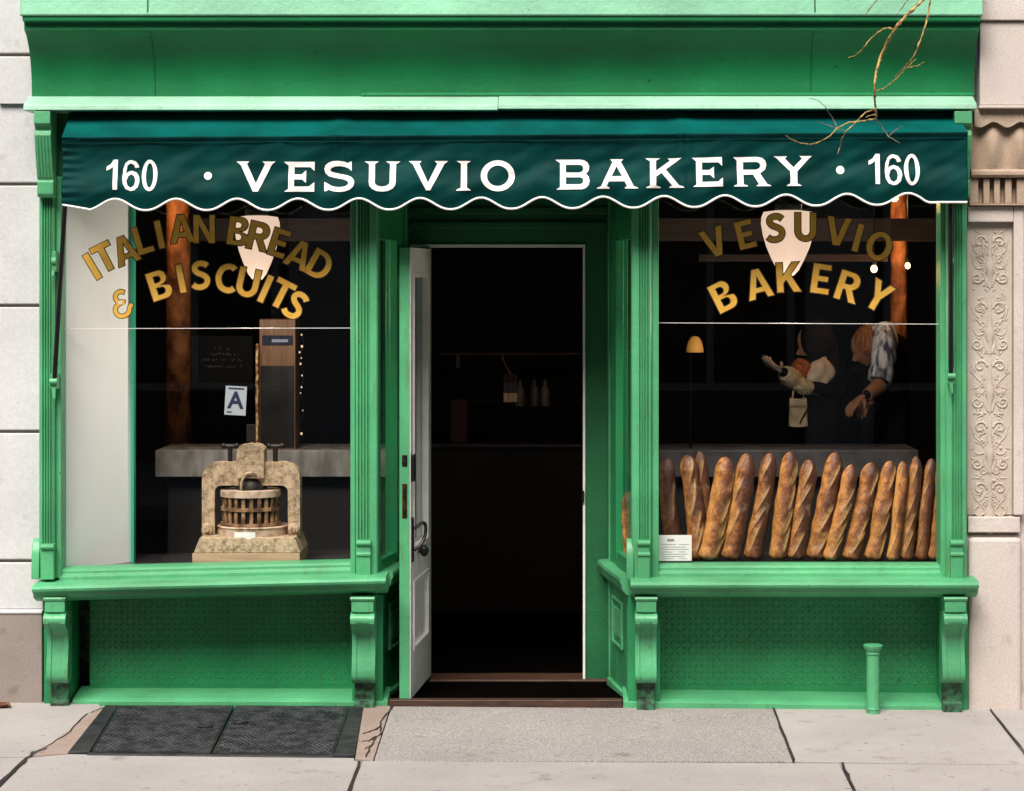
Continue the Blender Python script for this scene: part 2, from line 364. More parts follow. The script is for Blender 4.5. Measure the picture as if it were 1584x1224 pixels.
def shade(me, ang):
    me.polygons.foreach_set('use_smooth', [True]*len(me.polygons))
    me.set_sharp_from_angle(angle=R(ang))

ROOTS = {}
def root_of(o):
    while o.parent: o = o.parent
    return o
def thing(name, label, cat, loc, group=None):
    o = bpy.data.objects.new(name, None); COL.objects.link(o); o.location = loc
    o.empty_display_size = .1
    ROOTS[o.name] = Vector(loc); o['label'] = label; o['category'] = cat
    if group: o['group'] = group
    return o
def tag(o, label, cat, group=None):
    o['label'] = label; o['category'] = cat
    if group: o['group'] = group
    return o
def copy_tree(o, loc, label, parent=None, scale=None):
    c = o.copy(); COL.objects.link(c); c.parent = parent
    if parent is None:
        c.location = loc; c['label'] = label; ROOTS[c.name] = Vector(loc)
        if scale: c.scale = (scale,)*3
    for ch in [x for x in bpy.data.objects if x.parent == o]: copy_tree(ch, None, None, c)
    return c
def raw_mesh(ob):
    """evaluate a temporary object (curve / modifiers) to plain verts+faces and delete it"""
    COL.objects.link(ob); bpy.context.view_layer.update()
    dg = bpy.context.evaluated_depsgraph_get()
    me = bpy.data.meshes.new_from_object(ob.evaluated_get(dg), depsgraph=dg)
    vs = [tuple(v.co) for v in me.vertices]; fs = [list(p.vertices) for p in me.polygons]
    COL.objects.unlink(ob); d = ob.data; bpy.data.objects.remove(ob)
    bpy.data.meshes.remove(me)
    return vs, fs
def contours_mesh(contours, off=0.0):
    """2-D closed outlines (holes by even-odd) -> flat faces"""
    cu = bpy.data.curves.new('outline', 'CURVE'); cu.dimensions = '2D'; cu.fill_mode = 'BOTH'; cu.offset = off
    for c in contours:
        sp = cu.splines.new('POLY'); sp.points.add(len(c)-1)
        for i, p in enumerate(c): sp.points[i].co = (p[0], p[1], 0, 1)
        sp.use_cyclic_u = True
    ob = bpy.data.objects.new('outline', cu)
    return raw_mesh(ob)
def char_mesh(ch, offset=0.0):
    cu = bpy.data.curves.new('glyph', 'FONT'); cu.body = ch; cu.align_x = 'CENTER'; cu.size = 1.0; cu.offset = offset; cu.fill_mode = 'BOTH'; cu.resolution_u = 6
    return raw_mesh(bpy.data.objects.new('glyph', cu))
def bisect_grid(vs, fs, step):
    """cut flat 2-D faces on a grid so they can follow a rippled cloth"""
    b = bmesh.new(); vv = [b.verts.new(v) for v in vs]
    for f in fs:
        try: b.faces.new([vv[i] for i in f])
        except ValueError: pass
    xs = [v[0] for v in vs]; ys = [v[1] for v in vs]
    for ax, a, c in ((0, min(xs), max(xs)), (1, min(ys), max(ys))):
        k = a+step
        while k < c:
            co = (k, 0, 0) if ax == 0 else (0, k, 0); no = (1, 0, 0) if ax == 0 else (0, 1, 0)
            bmesh.ops.bisect_plane(b, geom=list(b.verts)+list(b.edges)+list(b.faces), plane_co=co, plane_no=no)
            k += step
    b.verts.index_update()
    r = ([tuple(v.co) for v in b.verts], [[v.index for v in f.verts] for f in b.faces]); b.free()
    return r
def smooth_path(pts, sub=4):
    pts = [Vector(p) for p in pts]; out = []
    for i in range(len(pts)-1):
        p0, p1, p2, p3 = pts[max(i-1, 0)], pts[i], pts[i+1], pts[min(i+2, len(pts)-1)]
        for k in range(sub):
            t = k/sub
            out.append(.5*((2*p1)+(p2-p0)*t+(2*p0-5*p1+4*p2-p3)*t*t+(3*p1-p0-3*p2+p3)*t**3))
    out.append(pts[-1]); return out
def lerp(a, b, t): return a+(b-a)*t

# ================================================================== SETTING: ground
def slab(mb, px, mi, lift=0.0, shrink=.004):
    """one paving flag given by its corners in photo pixels, laid on the sloping ground"""
    pts = [Vector(G(*p)) for p in px]; c = sum(pts, Vector((0, 0)))/len(pts)
    pts = [p+(c-p).normalized()*shrink*1.4 for p in pts]
    top = [(p.x, p.y, gz(p.x, p.y)+lift) for p in pts]; bot = [(p.x, p.y, gz(p.x, p.y)-.06) for p in pts]
    mb.loops([bot, top], mi)
mb = MB()
mb.poly([(-30, .11, gz(-30, .11)-.03), (30, .11, gz(30, .11)-.03), (30, -2.7, gz(30, -2.7)-.03), (-30, -2.7, gz(-30, -2.7)-.03)], 3)
J = 1176
slab(mb, [(-260, 1080), (150, 1084), (160, 1096), (104, 1140), (44, 1171), (-400, 1168)], 0)
slab(mb, [(158, 1092), (183, 1092), (106, 1166), (50, 1170)], 2, .002)
slab(mb, [(563, 1088), (606, 1088), (577, 1177), (549, 1174)], 2, .001)
slab(mb, [(606, 1088), (1195, 1088), (1228, 1178), (577, 1177)], 1)
slab(mb, [(1195, 1088), (1525, 1090), (1597, 1183), (1228, 1178)], 0)
slab(mb, [(1525, 1088), (1960, 1090), (2100, 1186), (1597, 1183)], 0)
slab(mb, [(106, 1167), (548, 1173), (549, 1177), (46, 1172)], 0, .001, .001)
slab(mb, [(-420, 1171), (42, 1172), (-40, 1256), (-560, 1254)], 0)
slab(mb, [(44, 1172), (557, 1177), (525, 1258), (-38, 1256)], 0)
slab(mb, [(559, 1177), (1300, 1181), (1340, 1262), (527, 1258)], 0)
slab(mb, [(1302, 1181), (2100, 1188), (2200, 1268), (1342, 1262)], 0)
slab(mb, [(180, 1086), (566, 1086), (548, 1172), (104, 1166)], 3, -.02)
slab(mb, [(-3000, 1082), (-400, 1080), (-560, 1254), (-3000, 1250)], 0)
slab(mb, [(1962, 1090), (4600, 1100), (4700, 1280), (2204, 1268)], 0)
for k in range(-9, 10):            # rest of the pavement towards the kerb, off frame
    x0 = k*1.5
    for (ya, yb) in ((-2.62, -2.36),):
        q = [(x0+.005, ya), (x0+1.495, ya), (x0+1.495, yb), (x0+.005, yb)]
        mb.loops([[(x, y, gz(x, y)-.06) for x, y in q], [(x, y, gz(x, y)) for x, y in q]], 0)
walk = mb.build('sidewalk', [M['walk'], M['walkrough'], M['walkbrown'], M['bed']], kind='structure', bevel=.003)
mb = MB()
def crackline(pts, wd):
    pts = [Vector(G(*p)) for p in pts]; out = []
    for i in range(len(pts)-1):
        for k in range(5):
            p = pts[i].lerp(pts[i+1], k/5); out.append(p+Vector((random.uniform(-1, 1), random.uniform(-1, 1)))*.006)
    out.append(pts[-1])
    for i in range(len(out)-1):
        a, b = out[i], out[i+1]; d = (b-a).normalized(); n_ = Vector((-d.y, d.x))*wd*random.uniform(.6, 1.3)
        mb.poly([(q.x, q.y, gz(q.x, q.y)+.0045) for q in (a-n_, b-n_, b+n_, a+n_)])
crackline([(609, 1092), (590, 1118), (588, 1135), (577, 1150), (566, 1172)], .004)
crackline([(560, 1136), (575, 1132), (590, 1125)], .006)
crackline([(560, 1148), (572, 1147), (582, 1140)], .005)
crackline([(565, 1160), (578, 1152)], .004)
crackline([(160, 1096), (135, 1105), (100, 1140), (44, 1170)], .003)
crackline([(75, 1158), (52, 1164), (42, 1175), (20, 1196), (-4, 1216)], .006)
crackline([(44, 1172), (-2, 1212)], .006)
crackline([(557, 1178), (541, 1223), (530, 1250)], .007)
crackline([(1302, 1181), (1324, 1226), (1335, 1250)], .005)
crackline([(1196, 1094), (1228, 1177)], .006)
crackline([(1532, 1096), (1590, 1172)], .005)
cr = mb.build('sidewalk_crack', M['crack'], walk)
mb = MB(); mb.box(-30, 30, -2.83, -2.63, -.5, gz(0, -2.65)-.01); mb.build('kerb', M['walk'], kind='structure', bevel=.01)
mb = MB(); mb.poly([(-60, 2, -.26), (60, 2, -.26), (60, -60, -.26), (-60, -60, -.26)]); mb.build('road', M['asphalt'], kind='structure')
mb = MB(); mb.box(-30, 30, -17.9, -12.2, -.3, -.12); mb.build('far_sidewalk', M['walk'], kind='structure')

# buildings across the street (seen only as dark reflections in the glass; they shade the low sky)
far = thing('iron_front_building', 'pale building with tall dark windows across the street, mirrored in the shop glass', 'building', (0, -18, -.12))
mb = MB(); mb.box(-24, 24, -24, -18.25, -.12, 16.0); mb.build('wall', M['farwall'], far)
for k in range(-7, 8):
    mb = MB(); x0 = k*3.2+.4
    mb.prism([(x0-.42, -18.3), (x0-.42, -18.06), (x0-.20, -18.0), (x0+.20, -18.0), (x0+.42, -18.06), (x0+.42, -18.3)], 'z', -.12, 15.2); mb.build('pier', M['farpale'], far)
for z0 in (3.55, 7.3, 11.0, 15.2):
    mb = MB(); mb.prism([(-18.2, z0), (-17.92, z0), (-17.85, z0+.12), (-17.78, z0+.35), (-17.75, z0+.5), (-18.2, z0+.5)], 'x', -23.5, 23.5); mb.build('cornice', M['farpale'], far)
for k in range(-4, 4):
    for z0 in (.75, 4.4):
        mb = MB(); x0 = k*3.2+.95; mb.box(x0, x0+2.1, -18.245, -18.18, z0, z0+2.5); wf = mb.build('window', M['farpale'], far)
        for q in (0, 1):
            mb = MB(); mb.box(x0+.1+q, x0+1.0+q, -18.179, -18.17, z0+.1, z0+2.4); mb.build('pane', M['black'], wf)

# ================================================================== BAKERY BUILDING
bk = thing('bakery_shopfront', 'mint green bakery shopfront with two display windows and a recessed doorway', 'shopfront', (0, 0, 0))
YG = .06
XL, XR = X(60), X(1497)
# ---- cornice
cor = thing('cornice_anchor', '', '', (0, 0, 0)); bpy.data.objects.remove(cor)
xl, xr = X(40, -.2), X(1513, -.2)
mb = MB()
cove = [(.0, 3.115), (-.06, 3.125), (-.0615, 3.16), (-.064, 3.20), (-.070, 3.24), (-.080, 3.28), (-.096, 3.32), (-.120, 3.36), (-.152, 3.40), (-.19, 3.432), (-.225, 3.450), (-.240, 3.455), (-.240, 3.492), (-.278, 3.500), (-.280, 3.520)]
mb.prism(cove+[(0, 3.520)], 'x', xl, xr)
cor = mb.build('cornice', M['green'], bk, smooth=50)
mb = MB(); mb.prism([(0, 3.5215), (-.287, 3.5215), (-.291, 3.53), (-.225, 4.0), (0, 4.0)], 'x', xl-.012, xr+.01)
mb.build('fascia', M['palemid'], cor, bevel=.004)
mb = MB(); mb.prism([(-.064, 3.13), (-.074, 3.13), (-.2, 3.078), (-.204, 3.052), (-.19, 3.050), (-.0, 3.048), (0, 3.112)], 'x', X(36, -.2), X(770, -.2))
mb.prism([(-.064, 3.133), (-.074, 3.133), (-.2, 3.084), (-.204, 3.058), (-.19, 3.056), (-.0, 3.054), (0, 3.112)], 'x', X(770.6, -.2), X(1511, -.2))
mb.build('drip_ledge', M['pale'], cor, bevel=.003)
mb = MB(); mb.prism([(-.0615, 3.134), (-.082, 3.134), (-.082, 3.141), (-.068, 3.150), (-.0615, 3.150)], 'x', X(560, -.06), xr)
mb.build('bead', M['plate'], cor)
for px in (233, 1258):
    mb = MB(); x0 = X(px, -.2)
    mb.prism([(y-.0025, z-.0015) for y, z in cove[1:11]]+[(y, z+.001) for y, z in cove[1:11]][::-1], 'x', x0-.0025, x0+.0025)
    mb.build('sheet_seam', M['seam'], cor); mb = MB(); mb.prism([(-.2885, 3.54), (-.2915, 3.54), (-.2265, 4.0), (-.22, 4.0)], 'x', x0-.004, x0+.004); mb.build('sheet_seam', M['seam'], cor)
# ---- sign board behind the awning and header beam
mb = MB(); mb.box(X(66), X(1490), -.0, .16, 2.72, 3.047)
mb.build('sign_board', M['header'], bk)
# ---- pilasters
def pilaster(pa, pf0, pf1, pb, z0, z1, y=-.065, yb=.14, flutes=4, depth=.015):
    """vertical shaft: plain sides pa..pf0 and pf1..pb, flutes pf0..pf1"""
    xa, f0, f1, xb = (X(p, y) for p in (pa, pf0, pf1, pb))
    pts = [(xa, yb), (xa, y+.012), (xa+.006, y+.004), (f0, y+.002)]
    wd = (f1-f0)/flutes
    for k in range(flutes):
        for j in range(7):
            a = PI*j/6
            pts.append((f0+wd*(k+.12)+wd*.76*(.5-.5*math.cos(a)), y+depth*math.sin(a)))
    pts += [(f1, y+.002), (xb-.006, y+.004), (xb, y+.012), (xb, yb)]
    m_ = MB(); m_.prism(pts, 'z', z0, z1); return m_
pdefs = [(60, 65, 81, 84), (550, 553, 572, 584), (977, 988, 1004, 1008), (1464, 1472, 1489, 1496)]
for i, (a, b, c, d) in enumerate(pdefs):
    p = pilaster(a, b, c, d, .655, 3.05).build('pilaster', M['mint'], bk, smooth=30)
    # plinth block with cap roll
    e = MB(); ca, cb = ((b-1, c+1) if i != 0 else (b-1, c+2)); yy = -.095
    zt = Z(836, yy) if i else Z(842, yy)
    e.box(X(ca, yy), X(cb, yy), yy, -.05, .655, zt-.03)
    e.prism([(-.05, zt-.031), (yy-.002, zt-.031), (yy-.016, zt-.02), (yy-.016, zt-.01), (yy-.002, zt), (-.05, zt)], 'x', X(ca, yy)-.003, X(cb, yy)+.003)
    if i: e.prism([(-.05, zt-.085), (yy-.001, zt-.085), (yy-.009, zt-.078), (yy-.009, zt-.068), (yy-.001, zt-.061), (-.05, zt-.061)], 'x', X(ca, yy)-.002, X(cb, yy)+.002)
    e.build('plinth_block', M['mint'], p, bevel=.003)
    # side scroll beside the block
    if i in (0, 2):
        xs0, xs1 = (X(50, -.05), X(62, -.05)) if i == 0 else (X(969, -.05), X(980, -.05))
        e = MB(); e.prism([(-.02, .655), (-.075, .655), (-.078, .70), (-.07, .78), (-.055, .83), (-.035, .85), (-.02, .86)], 'x', xs0, xs1)
        e.build('scroll', M['mint'], p, bevel=.003, smooth=40)
    if i in (0, 3):       # upper console under the drip ledge
        x0, x1 = (X(59, -.1), X(84, -.1)) if i == 0 else (X(1472, -.1), X(1499, -.1))
        e = MB()
        prof = [(-.05, 3.046), (-.20, 3.046), (-.205, 2.985), (-.185, 2.972), (-.17, 2.955), (-.185, 2.945), (-.19, 2.925), (-.175, 2.86), (-.150, 2.78), (-.125, 2.715), (-.115, 2.70), (-.125, 2.69), (-.125, 2.63), (-.115, 2.615), (-.08, 2.61), (-.05, 2.61)]
        e.prism(prof, 'x', x0, x1)
        for k in range(4):
            xa = lerp(x0, x1, .12+k*.2)
            e.prism([(-.05, 2.935), (-.194, 2.925), (-.179, 2.86), (-.154, 2.78), (-.128, 2.715), (-.05, 2.71)], 'x', xa, xa+.008)
        e.build('console', M['mint'], p, bevel=.002)
# ---- flat stiles between pilasters and glass
mb = MB(); mb.box(X(84.6), X(100, YG), -.03, .13, .655, 2.72); mb.build('stile', M['mint'], bk, bevel=.003)
mb = MB(); mb.box(X(543, 0), X(550.5, 0), -.035, .13, .655, 2.72); mb.build('stile', M['mint'], bk, bevel=.003)
mb = MB(); mb.box(X(1008, 0), X(1018, YG), -.035, .13, .655, 2.72); mb.build('stile', M['mint'], bk, bevel=.003)
mb = MB(); mb.box(X(1451, YG), X(1464, 0), -.03, .13, .655, 2.72); mb.build('stile', M['mint'], bk, bevel=.003)
# ---- display windows
def sill_tilt_left(x, y, z):
    t = (x-X(60))/(X(590)-X(60)); return (x, y, z-.022+.042*t)
def window(px0, px1, tilt, ybar0, ybar1):
    x0, x1 = X(px0, YG), X(px1, YG)
    m_ = MB(); m_.prism([(.12, .60), (.12, .722), (.045, .722), (.0, .716), (-.012, .708), (-.014, .690), (-.030, .682), (-.034, .650), (-.034, .60)], 'x', x0-.012, x1+.012)
    if tilt: m_.warp(tilt)
    wn = m_.build('display_window', M['mint'], bk, bevel=.003)
    m_ = MB(); m_.box(x0-.012, x1+.012, -.02, .1, 2.66, 2.72); m_.build('head_rail', M['mint'], wn, bevel=.003)
    zb0, zb1 = Z(ybar0, YG), Z(ybar1, YG)
    lo = MB(); lo.poly([(x0-.01, YG, .69), (x1+.01, YG, .69), (x1+.01, YG, zb1), (x0-.01, YG, zb0)]); lo.build('pane', M['glass'], wn)
    up = MB(); up.poly([(x0-.01, YG, zb0+.004), (x1+.01, YG, zb1+.004), (x1+.01, YG, 2.7), (x0-.01, YG, 2.7)]); up.build('pane', M['glass'], wn)
    br = MB(); br.hexa([(x0, YG-.004, zb0), (x1, YG-.004, zb1), (x1, YG+.008, zb1), (x0, YG+.008, zb0), (x0, YG-.004, zb0+.0028), (x1, YG-.004, zb1+.0028), (x1, YG+.008, zb1+.0028), (x0, YG+.008, zb0+.0028)])
    br.build('glazing_bar', M['white'], wn)
    return wn
winl = window(100, 543, sill_tilt_left, 509, 508)
winr = window(1018, 1452, None, 500, 502)
# ---- gilded lettering on the panes
def ribbon(pts, wds):
    """thick stroke outline along a smooth centre line"""
    pp = smooth_path([(x, y, 0) for x, y in pts], 6); a, b = [], []; n_ = len(pp)
    for i, q in enumerate(pp):
        t = (pp[min(i+1, n_-1)]-pp[max(i-1, 0)]).normalized(); nn = Vector((-t.y, t.x, 0))*wds/2
        a.append(tuple((q+nn)[:2])); b.append(tuple((q-nn)[:2]))
    return a+b[::-1]
def bow(x0, y0, x1, y1, r):
    """right half of a bowl: (x0,y1) -> rounded -> (x0,y0)"""
    ry = min(r, (y1-y0)/2)
    return [(x0, y1)]+[(x1-r+r*math.sin(PI/2*k/6), y1-ry+ry*math.cos(PI/2*k/6)) for k in range(7)]+[(x1-r+r*math.cos(PI/2*k/6), y0+ry-ry*math.sin(PI/2*k/6)) for k in range(7)]+[(x0, y0)]
def gilt(ch):
    w_ = .235
    if ch == 'I': return [[(0, 0), (w_, 0), (w_, 1), (0, 1)]]
    if ch == 'T': return [[(.25, 0), (.485, 0), (.485, .79), (.735, .79), (.735, 1), (0, 1), (0, .79), (.25, .79)]]
    if ch == 'L': return [[(0, 0), (.60, 0), (.60, .21), (w_, .21), (w_, 1), (0, 1)]]
    if ch == 'E': return [[(0, 0), (.63, 0), (.63, .2), (w_, .2), (w_, .41), (.56, .41), (.56, .60), (w_, .60), (w_, .80), (.62, .80), (.62, 1), (0, 1)]]
    if ch == 'A': return [[(0, 0), (.235, 0), (.295, .20), (.585, .20), (.645, 0), (.88, 0), (.57, 1), (.31, 1)], [(.345, .38), (.535, .38), (.44, .73)]]
    if ch == 'V': return [[(.31, 0), (.57, 0), (.88, 1), (.64, 1), (.445, .33), (.24, 1), (0, 1)]]
    if ch == 'N': return [[(0, 0), (.21, 0), (.21, .62), (.55, 0), (.77, 0), (.77, 1), (.56, 1), (.56, .40), (.22, 1), (0, 1)]]
    if ch == 'K': return [[(0, 0), (w_, 0), (w_, .30), (.32, .41), (.55, 0), (.83, 0), (.49, .58), (.80, 1), (.53, 1), (w_, .58), (w_, 1), (0, 1)]]
    if ch == 'Y': return [[(.29, 0), (.525, 0), (.525, .42), (.82, 1), (.56, 1), (.41, .66), (.26, 1), (0, 1), (.29, .42)]]
    if ch == 'D': return [[(0, 0), (0, 1)]+bow(.3, 0, .80, 1, .46)[0:], [(w_, .19), (w_, .81)]+bow(.30, .19, .57, .81, .27)]
    if ch == 'B': return [[(0, 0), (0, 1)]+bow(.3, .5, .68, 1, .25)[:-1]+bow(.3, 0, .74, .55, .27)[5:], [(w_, .60), (w_, .82)]+bow(.3, .60, .46, .82, .11), [(w_, .18), (w_, .42)]+bow(.3, .18, .51, .42, .12)]
    if ch == 'R': return [[(0, 0), (0, 1)]+bow(.3, .40, .73, 1, .30)[:-3]+[(.54, .425), (.79, 0), (.52, 0), (.31, .38), (w_, .38), (w_, 0)], [(w_, .58), (w_, .82)]+bow(.3, .58, .49, .82, .12)]
    if ch == 'O': return [[(.45+.45*math.cos(2*PI*k/36), .5+.52*math.sin(2*PI*k/36)) for k in range(36)], [(.45+.215*math.cos(2*PI*k/36), .5+.32*math.sin(2*PI*k/36)) for k in range(36)]]
    if ch == 'U': return [[(0, 1), (0, .36)]+[(.385-.385*math.cos(PI*k/12), .36-.38*math.sin(PI*k/12)) for k in range(1, 12)]+[(.77, .36), (.77, 1), (.54, 1), (.54, .36)]+[(.385+.155*math.cos(PI*k/8), .36-.17*math.sin(PI*k/8)) for k in range(1, 8)]+[(.23, .36), (.23, 1)]]
    if ch == 'C': return [ribbon([(.66, .80), (.58, .88), (.44, .905), (.25, .83), (.13, .62), (.12, .42), (.22, .19), (.42, .095), (.57, .11), (.67, .19)], .22)]
    if ch == 'S': return [ribbon([(.58, .80), (.47, .885), (.31, .905), (.17, .84), (.14, .71), (.23, .59), (.40, .51), (.52, .42), (.55, .29), (.47, .15), (.31, .095), (.15, .12), (.05, .20)], .215)]
    if ch == '&': return [ribbon([(.60, .90), (.44, .97), (.27, .90), (.22, .74), (.31, .60), (.50, .56), (.33, .53), (.16, .42), (.12, .24), (.22, .08), (.42, .04), (.60, .14), (.68, .32), (.80, .42)], .17)]
GL = {}
def gold_text(letters, wn, hpx=44.5):
    face, edge = MB(), MB()
    for ch, cx, cy, rot, hs in letters:
        for mbx, off, yy in ((edge, .018, YG-.0025), (face, -.014, YG-.0045)):
            key = (ch, off)
            if key not in GL:
                v0, f0 = contours_mesh(gilt(ch), off); xs = [p[0] for c_ in gilt(ch)[:1] for p in c_]
                GL[key] = (v0, f0, (min(xs)+max(xs))/2, .5, 1.0)
            v, f, mx_, my_, hh = GL[key]
            s = hpx*hs/F*(13+YG)/hh; ca, sa = math.cos(R(rot)), math.sin(R(rot)); c = P(cx, cy, YG)
            i0 = len(mbx.v)
            for p in v:
                u, q = (p[0]-mx_)*s, (p[1]-my_)*s
                mbx.v.append((c.x+u*ca-q*sa, yy, c.z+u*sa+q*ca))
            for fc in f: mbx.f.append([i0+k for k in fc]); mbx.m.append(0)
    edge.build('lettering_outline', M['goldline'], wn, recalc=False)
    return face.build('lettering', M['gold'], wn, recalc=False)
gold_text([('I', 143, 412.5, 31, 1), ('T', 162.5, 398, 27, 1), ('A', 194, 387, 21, 1), ('L', 221, 371, 17, 1), ('I', 247, 363, 12, 1), ('A', 281, 354, 5, 1), ('N', 316, 354.5, 0, 1),
           ('B', 369, 358, -8, 1), ('R', 401, 366, -13, 1), ('E', 432, 376, -18, 1), ('A', 463, 394, -24, 1), ('D', 495, 410, -30, 1),
           ('&', 190, 470, 12, .92), ('B', 247, 441, 18, 1.02), ('I', 280, 431, 11, 1.02), ('S', 310, 426, 3, 1.02), ('C', 350, 430.5, -5, 1.02), ('U', 384, 437, -13, 1.02), ('I', 411, 447, -24, 1.02), ('T', 436, 455, -27, 1.02), ('S', 457, 472, -33, 1.02)], winl)
gold_text([('V', 1105, 375, 20, 1), ('E', 1153, 363, 14, 1), ('S', 1199, 353, 4, 1), ('U', 1246, 351, 0, 1), ('V', 1296, 358, -8, 1), ('I', 1327, 368, -15, 1), ('O', 1360, 381, -20, 1),
           ('B', 1119, 458, 27, 1.05), ('A', 1173, 439, 14, 1.05), ('K', 1220, 429, 3, 1.05), ('E', 1270, 431.5, -8, 1.05), ('R', 1313, 444, -18, 1.05), ('Y', 1359, 458, -30, 1.05)], winr)
# ---- ledges under the windows (with the return along the slanted entry)
YD = .85                                  # plane of the door
SPR0, SPR1 = (X(976, .03), .03), (X(905, YD)+.115, YD)      # slanted side, street end / door end
SPL0, SPL1 = (X(586, .03), .03), (X(667, YD)-.115, YD)
ledge = [(-.02, .566), (-.02, .664), (.16, .660), (.188, .652), (.200, .640), (.196, .628), (.180, .620), (.166, .612), (.162, .598), (.150, .588), (.120, .578), (.09, .566)]
mb = MB(); mb.sweep([(X(62), .0), (X(601), .0)], ledge); mb.sweep([(X(590), .06), (SPL1[0]-.01, YD-.04)], [(d*.28, z) for d, z in ledge]); mb.warp(lambda x, y, z: sill_tilt_left(x, y, z) if y < .2 else (x, y, z+.018))
mb.build('ledge', M['mint'], bk, smooth=28)
mb = MB(); mb.sweep([(X(974), .0), (X(1505), .0)], ledge); mb.sweep([(SPR1[0]+.01, YD-.04), (X(977), .02)], [(d*.30, z-.003) for d, z in ledge])
mb.build('ledge', M['mint'], bk, smooth=28)
# ---- corbels
def corbel(px0, px1):
    x0, x1 = X(px0, -.15), X(px1, -.15)
    m_ = MB(); prof = [(0, .572), (.165, .572), (.165, .498), (.150, .494), (.160, .484), (.172, .465), (.170, .440), (.156, .424), (.135, .414), (.104, .398), (.085, .365), (.080, .31), (.090, .25), (.104, .20), (.108, .165), (.100, .140), (.085, .128), (.085, .125), (0, .125)]
    body = [(-d, z) for d, z in prof]
    m_.prism(body, 'x', x0, x1)
    for a in (x0-.004, x1-.020):
        m_.prism([(0, .494)]+[(-d-.007 if 0 < d and z < .49 else -d, z) for d, z in prof[3:]], 'x', a, a+.024)
    m_.prism([(.0, .575), (-.170, .575), (-.175, .566), (-.170, .556), (0, .556)], 'x', x0-.006, x1+.006)
    m_.tube([(x0-.006, -.150, .458), (x1+.006, -.150, .458)], .030, 14)
    c = m_.build('corbel', M['mint'], bk, bevel=.002, smooth=35)
    f_ = MB(); f_.prism([(0, .124), (-.06, .124), (-.045, .10), (-.04, .03), (-.06, .02), (-.065, -.03), (0, -.03)], 'x', x0+.006, x1-.004)
    f_.build('foot', M['foot'], c, bevel=.004)
for a, b in ((70, 101), (544, 578), (984, 1015), (1461, 1494)): corbel(a, b)
# ---- pedestals, bulkheads with tread plate
for a, b in ((68, 108), (545, 592), (972, 1021), (1457, 1498)):
    mb = MB(); mb.box(X(a), X(b), .0, .26, -.04, .565); mb.build('pedestal', M['plate'], bk)
def bulkhead(px0, px1, seed):
    y0 = .20; x0, x1 = X(px0, y0), X(px1, y0)
    m_ = MB(); m_.box(x0, x1, y0, y0+.05, -.04, .60)
    p = .031; nx = int((x1-x0)/p); nz = int(.52/p)
    for a in range(nx):
        for b in range(nz):
            cx, cz = x0+.012+p*a, .075+p*b
            if cz > .57: continue
            s = 1 if (a+b) % 2 else -1
            l, wd, h = .0150, .0058, .0036
            dx, dz = l*.75, l*.66*s
            nxx, nzz = wd*.66*s, -wd*.75
            q = [(cx-dx, y0-.0002, cz-dz), (cx+nxx, y0-.0002, cz+nzz), (cx+dx, y0-.0002, cz+dz), (cx-nxx, y0-.0002, cz-nzz)]
            i = len(m_.v); m_.v += q+[(cx-dx*.35, y0-h, cz-dz*.35), (cx+dx*.35, y0-h, cz+dz*.35)]
            for f_ in ((0, 1, 4), (1, 5, 4), (1, 2, 5), (2, 3, 5), (3, 4, 5), (3, 0, 4)): m_.f.append([i+k for k in f_]); m_.m.append(0)
    b_ = m_.build('bulkhead', M['plate'], bk, recalc=True)
    return b_
bl = bulkhead(139, 560, 1); br_ = bulkhead(1000, 1470, 2)
def base_strip(pxa, pya, pxb, pyb, par):
    m_ = MB(); xa, xb = X(pxa, .0), X(pxb, .0); za, zb = Z(pya, .0), Z(pyb, .0)
    def ring(x, z): return [(x, .24, z-.05), (x, -.006, z-.05), (x, -.006, z+.022), (x, .02, z+.034), (x, .24, z+.060)]
    m_.loops([ring(xa, za), ring(xb, zb)]); m_.build('base_strip', M['mint'], par, bevel=.003)
base_strip(112, 1091, 600, 1092, bl); base_strip(964, 1092, 1470, 1099, br_)
mb = MB(); mb.box(-2.64, X(146, .5), .42, .6, -.04, .6); mb.build('recess_back', M['foot'], bk)
